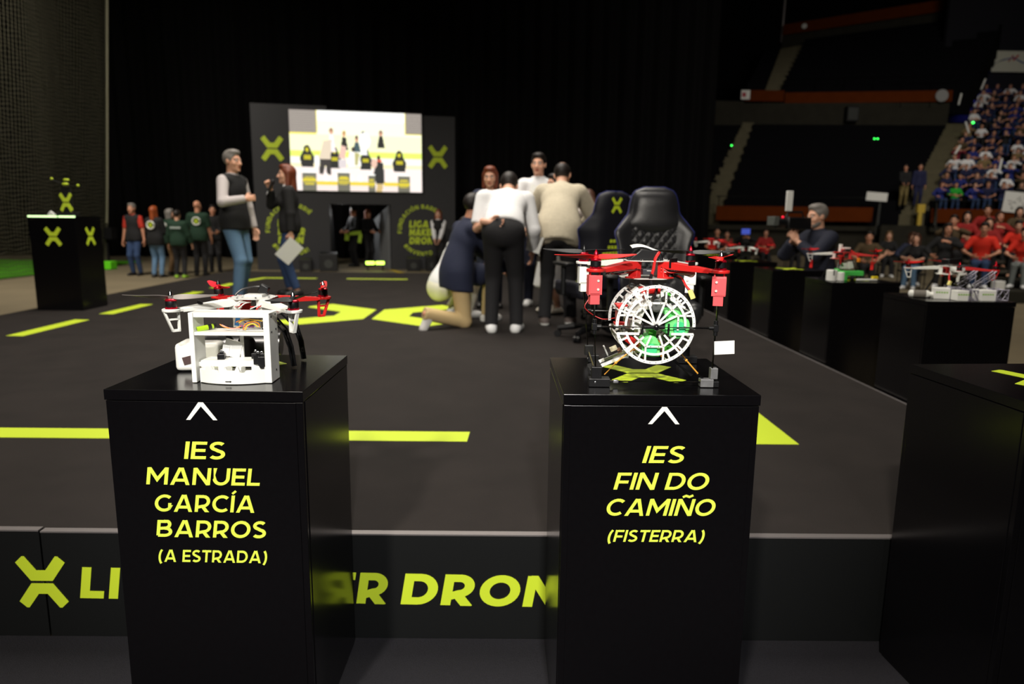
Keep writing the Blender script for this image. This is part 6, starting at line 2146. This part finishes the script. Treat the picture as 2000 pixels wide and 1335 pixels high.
# ------------------------------------------------------------------ the audience
def proto(seed, H, fem, kneesy, hands, hairstyle, lean=.05, sleeve=.42, face=(0, 1, 0), res=2.0):
    """meshes of one seated person; pelvis at seat height, local origin on the floor under the pelvis"""
    s = H / 1.75
    k = skeleton(H, fem=fem, pelvis=(0, 0, .52 * s), spine=(0, lean, 1), chest=(0, lean * 1.6, 1), ar=(.1, kneesy, .085), al=(-.1, kneesy + .03, .085), wr=hands[0], wl=hands[1], face=face, er=(1, -.3, -.4), el=(-1, -.3, -.4), cr=.6, cl=.6)
    z = SK_A
    return dict(k=k, body=body_mesh(k, z, .014 * res, .008 * 1.15, .0075, 'body'), shirt=top_mesh(k, F_white, sleeve=sleeve, hem=.02, h=.012 * res, name='shirt'),
                legs=legs_mesh(k, F_jeansd, h=.012 * res), hair=hair_mesh(k, M_hair_dk, hairstyle, .009 * res * .7), shoe=[shoe_mesh(k[q], s, S_white[0], M_sole, .011 * res * .7) for q in 'rl'])


PR = [proto(1, 1.6, False, .36, ((.14, .3, .6), (-.12, .32, .6)), 'short', .12),
      proto(2, 1.55, True, .34, ((.08, .3, .66), (-.08, .32, .62)), 'long', .06, .5),
      proto(3, 1.62, False, .4, ((.1, .36, .72), (-.22, .2, .55)), 'short', .35, .42, (.3, 1, -.2)),
      proto(4, 1.56, True, .36, ((.2, .24, .6), (-.05, .3, .85)), 'long', .02, .95, (-.35, 1, 0)),
      proto(5, 1.6, False, .36, ((.06, .3, .95), (-.06, .32, .95)), 'short', -.03, .95, (.2, 1, .05)),
      proto(6, 1.5, True, .34, ((.12, .36, .58), (-.14, .36, .58)), 'tail', .18, .42, (.1, 1, -.3))]
SKINS = [SK_A, SK_B, skin_set((212, 150, 120), (40, 28, 20))]
HAIRS = [M_hair_dk, M_hair_br, M_hair_dk, mat('dark blond hair', (112, 84, 52), .6), M_hair_dk]
LEGM = [F_jeansd, F_blackt, FAB('grey joggers', (128, 134, 132)), F_jeans]


def sit(pi, label, cat_group, loc, rz, shirt, legs=0, hair=0, skin=0, shoes=True, sc_=1.):
    pr = PR[pi]
    t = thing('person', label, 'person', loc, rz, cat_group)
    t.scale = (sc_,) * 3
    for nm, me, mm in (('body', pr['body'], SKINS[skin]), ('shirt', pr['shirt'], [shirt]), ('trousers', pr['legs'], [LEGM[legs]]), ('hair', pr['hair'], [HAIRS[hair]])):
        o = put(nm, me, t)
        for i, m_ in enumerate(mm):
            o.material_slots[i].link = 'OBJECT'
            o.material_slots[i].material = m_
    if shoes:
        for me in pr['shoe']:
            put('shoe', me, t)
    return t


F_redt = FAB('red team shirt', (226, 44, 22))
F_dred = FAB('dark red shirt', (150, 26, 24))
F_olive = FAB('olive shirt', (78, 62, 38))
F_royal = FAB('royal blue shirt', (28, 40, 120))
F_dkblue = FAB('dark blue shirt', (24, 28, 66))
F_green = FAB('bright green shirt', (30, 165, 45))
F_maroon = FAB('maroon shirt', (130, 24, 52))
F_tan = FAB('tan jumper', (128, 108, 72))
M_bench = mat('bleacher board', (60, 56, 46), .75)

# low bleacher in front of the podium for the red shirts
BX0, BX1 = 8.35, 15.5
FY = [13.0 + 1.02 * i for i in range(5)]
FZ = [.22 + .13 * i for i in range(5)]
for i in range(5):
    w5 = ('front', 'second', 'third', 'fourth', 'rear')[i]
    o = MB().box(((BX0 + BX1) / 2 + .7 * i, FY[i] + .1, FZ[i] / 2), (BX1 - BX0, 1.015, FZ[i])).build('platform_step', M_conc2, None, False, bevel=.01)
    tag(o, 'grey platform step under the %s row of red shirts' % w5, 'platform')
    o = MB().box(((BX0 + BX1) / 2 + .7 * i, FY[i] + .32, FZ[i] + .3), (BX1 - BX0 - .3, .34, .05)).box((BX0 + .5 + .7 * i, FY[i] + .32, FZ[i] + .14), (.06, .3, .276)).box((BX1 - .5 + .7 * i, FY[i] + .32, FZ[i] + .14), (.06, .3, .276)).build('bench', M_bench, None, False, bevel=.008)
    tag(o, 'dark bench carrying the %s row of red shirts' % w5, 'bench')
GR = 'spectators seated in front of the podium'
ORD = ['front', 'second', 'third', 'fourth', 'fifth']
# (row, x, prototype, shirt, shirt word, legs, hair, skin, turn)
LOW = [(0, 8.95, 0, F_redt, 'red shirt over blue sleeves', 0, 0, 1, .35), (0, 9.75, 5, F_redt, 'red shirt leaning forward', 2, 0, 0, .5), (0, 10.35, 2, F_redt, 'red shirt bent over grey joggers', 2, 0, 1, .5), (0, 11.2, 2, F_redt, 'red shirt with white stick', 1, 1, 0, .15), (0, 8.25, 3, FAB('black tee', (22, 22, 24)), 'black tee', 1, 0, 1, .3), (0, 11.9, 0, F_redt, 'red shirt at the right end', 1, 1, 0, .1),
       (1, 9.0, 4, F_olive, 'olive top', 1, 0, 1, .3), (1, 9.7, 1, F_dred, 'dark red shirt', 1, 1, 0, .2), (1, 10.3, 5, F_redt, 'red shirt with long tied hair', 1, 0, 0, .25), (1, 10.95, 0, F_redt, 'red shirt', 1, 0, 1, .2), (1, 11.6, 4, F_dred, 'dark red shirt with hands together', 1, 1, 2, .2), (1, 12.3, 0, F_dkblue, 'dark blue shirt', 1, 0, 0, .2),
       (2, 9.9, 1, F_dred, 'dark red shirt and long hair', 1, 0, 0, .2), (2, 10.6, 3, F_dred, 'dark red shirt, hand raised', 1, 1, 2, .2), (2, 11.3, 0, F_redt, 'red shirt', 1, 0, 0, .2), (2, 12.0, 5, F_olive, 'olive top', 1, 1, 1, .15), (2, 12.7, 4, F_redt, 'red shirt with hands together', 1, 0, 1, .15),
       (3, 11.0, 0, F_dred, 'dark red shirt', 1, 0, 1, .2), (3, 11.75, 1, F_olive, 'olive top and long hair', 1, 0, 0, .2), (3, 12.5, 3, F_dred, 'dark red shirt', 1, 1, 1, .1), (3, 13.2, 2, F_dkblue, 'dark blue shirt', 1, 0, 0, .2)]
for r, x, pi, sh, wd, lg, hr, sk, tn in LOW:
    n_ = sorted(q[1] for q in LOW if q[0] == r).index(x)
    x += .0
    sit(pi, 'spectator in %s, %s row of low bleacher, %s from left' % (wd, ORD[r], ['first', 'second', 'third', 'fourth', 'fifth', 'sixth'][n_]), GR, (x, FY[r] + .32, FZ[r] + .0), PI - tn + (-.25), sh, lg, hr, sk, r == 0)
t = thing('foam_stick', 'white foam stick held by a red shirted spectator at the right edge', 'stick', (10.75, 12.9, 1.0))
MB().cyl((0, 0, -.2), (.12, 0, .22), .025, n=12).build('stick', M_paper, t)
o = MB().box((8.85, 12.62, .32), (.17, .14, .17)).build('white_box', M_paper, None, False, bevel=.01); tag(o, 'small white box on the edge of the low bleacher at the right', 'box')

# loose group on chairs left of the bleacher, and a dim group near the far stair
M_chair = mat('dark chair', (30, 28, 28), .6)


def side_chair(label, x, y, rz):
    t = thing('stacking_chair', label, 'chair', (x, y, 0), rz, 'dark chairs of the audience')
    MB().box((0, 0, .315), (.42, .42, .03)).build('seat', M_chair, t, bevel=.01)
    MB().box((0, -.2, .7), (.4, .03, .3)).build('backrest', M_chair, t, bevel=.01)
    for sx in (-.18, .18):
        for sy in (-.18, .18):
            MB().cyl((sx, sy, 0), (sx, sy, .315 if sy > 0 else .8), .012, n=8).build('leg', M_chair, t)


GS = 'spectators on chairs beside the low bleacher'
for x, y, pi, sh, wd, lg, hr, tn in ((7.95, 15.6, 0, F_olive, 'man in an olive shirt, leftmost of those on chairs', 1, 0, .2), (8.35, 16.4, 2, F_olive, 'dark haired man in olive behind the leftmost one', 1, 0, .2), (8.85, 15.3, 1, F_vest, 'long haired girl in blue jeans and white shoes', 3, 1, .55), (9.3, 16.3, 3, F_navy, 'navy topped girl turned aside', 1, 1, .1), (10.0, 18.6, 1, F_vest, 'long haired spectator in black before the dark wall', 1, 3, .2)):
    sit(pi, wd + ' sitting', GS, (x, y, 0), PI - tn - .2, sh, lg, hr, 1 if pi == 0 else 0, True)
    side_chair('dark chair under the ' + wd, x, y, PI - tn - .2 + .0)
GD = 'dim spectators near the foot of the far stair'
for i, (x, y, pi, sh, wd) in enumerate(((5.95, 20.2, 0, F_vest, 'dim spectator in black, leftmost beside the quilted gaming chair'), (6.35, 20.6, 5, F_olive, 'dim spectator in brown, second beside the quilted gaming chair'), (6.75, 20.2, 4, F_vest, 'dim spectator in black holding a blue lit screen'), (7.55, 20.8, 1, F_dred, 'dim spectator in dark red left of the video camera'), (8.2, 20.3, 3, F_vest, 'dim spectator in black just behind the video camera'))):
    sit(pi, wd, GD, (x, y, 0), PI - .2, sh, 1, 0, 1, True)
    side_chair('dark chair under the ' + wd, x, y, PI - .2)
t = thing('tablet', 'small tablet with a blue lit screen among the dim spectators', 'tablet', (6.62, 19.75, 1.12), 0)
MB().box((0, .01, 0), (.26, .012, .17)).build('case', M_black, t, bevel=.004)
MB().box((0, .0, 0), (.24, .004, .15)).build('display', mat('blue display', (70, 90, 200), .4, emit=.5), t, smooth=False)

# two stewards standing at the head of the short stair
k = skeleton(1.72, wr=(.1, .25, .95), wl=(-.1, .25, .95), face=(.3, 1, 0))
person('man in a dark jumper and khaki trousers standing at the head of the short stair', k, (16.55, 30.0, 2.05), PI - .3, SK_B, ('short', M_hair_dk), [('top', 'jumper', F_vest, dict(sleeve=.97, hem=.05)), ('legs', 'trousers', FAB('dull khaki', (120, 105, 62)))], S_dark, None, 2.2)
k = skeleton(1.76, wr=(.25, .05, .8), wl=(-.25, .05, .8))
person('man dressed in dark blue standing at the head of the short stair', k, (17.12, 29.95, 2.05), PI - .3, SK_B, ('short', M_hair_dk), [('top', 'jacket', F_dkblue, dict(sleeve=.97, hem=.1, e=.02)), ('legs', 'trousers', F_dkblue)], S_dark, None, 2.2)

# the crowd in the raised stand: every spectator a person of its own
rg = random.Random(11)
SH = [(F_dkblue, 'dark blue'), (F_white, 'white'), (F_vest, 'black'), (F_royal, 'royal blue'), (F_tan, 'tan'), (F_dkblue, 'dark blue'), (F_white, 'white'), (F_olive, 'olive'), (F_maroon, 'maroon')]
WT = [7, 5, 4, 4, 1, 5, 3, 1, 0]
NUM = ['first', 'second', 'third', 'fourth', 'fifth', 'sixth', 'seventh', 'eighth', 'ninth', 'tenth', 'eleventh', 'twelfth', 'thirteenth', 'fourteenth']
NR = 14
for r in range(NR):
    y = 29.5 + 11.1 / 14 * (r + .45)
    z = 1.45 + 6.25 / 14 * (r + 1)
    x = 17.25 + 8.65 * (r + .45) / 14 + .5
    i = 0
    while x < .745 * y + .5:
        if rg.random() < .9:
            (m_, wd) = rg.choices(SH, WT)[0]
            if r == 0 and i == 1: m_, wd = F_green, 'bright green'
            if r == 0 and i == 0: m_, wd = F_royal, 'royal blue'
            if r == 4 and i == 0: m_, wd = F_maroon, 'maroon'
            sit(rg.randrange(6), '%s topped spectator, %s row of the raised stand, %s seat from its stair' % (wd, NUM[r], NUM[i]), 'crowd in the raised stand', (x + rg.uniform(-.06, .06), y, z), PI - .35 + rg.uniform(-.25, .25), m_, rg.randrange(2), rg.randrange(5), rg.randrange(3), False)
        x += .66
        i += 1
for (x, y, z, a), wd in zip(((20.2, 32.6, 4.6, .5), (21.8, 34.6, 5.9, -.4), (22.9, 37.2, 7.6, .15), (21.3, 31.2, 3.9, .1), (24.9, 38.6, 8.6, .3)), ('second lowest', 'middle', 'second highest', 'lowest', 'highest')):
    t = thing('clapper', 'white inflatable clapper held up in the crowd, %s of the five' % wd, 'clapper', (x, y, z), 0, 'white inflatable clappers')
    d = np.array([math.sin(a), 0, math.cos(a)])
    MB().cyl(tuple(-d * .28), tuple(d * .28), .045, n=12).build('tube', M_paper, t)
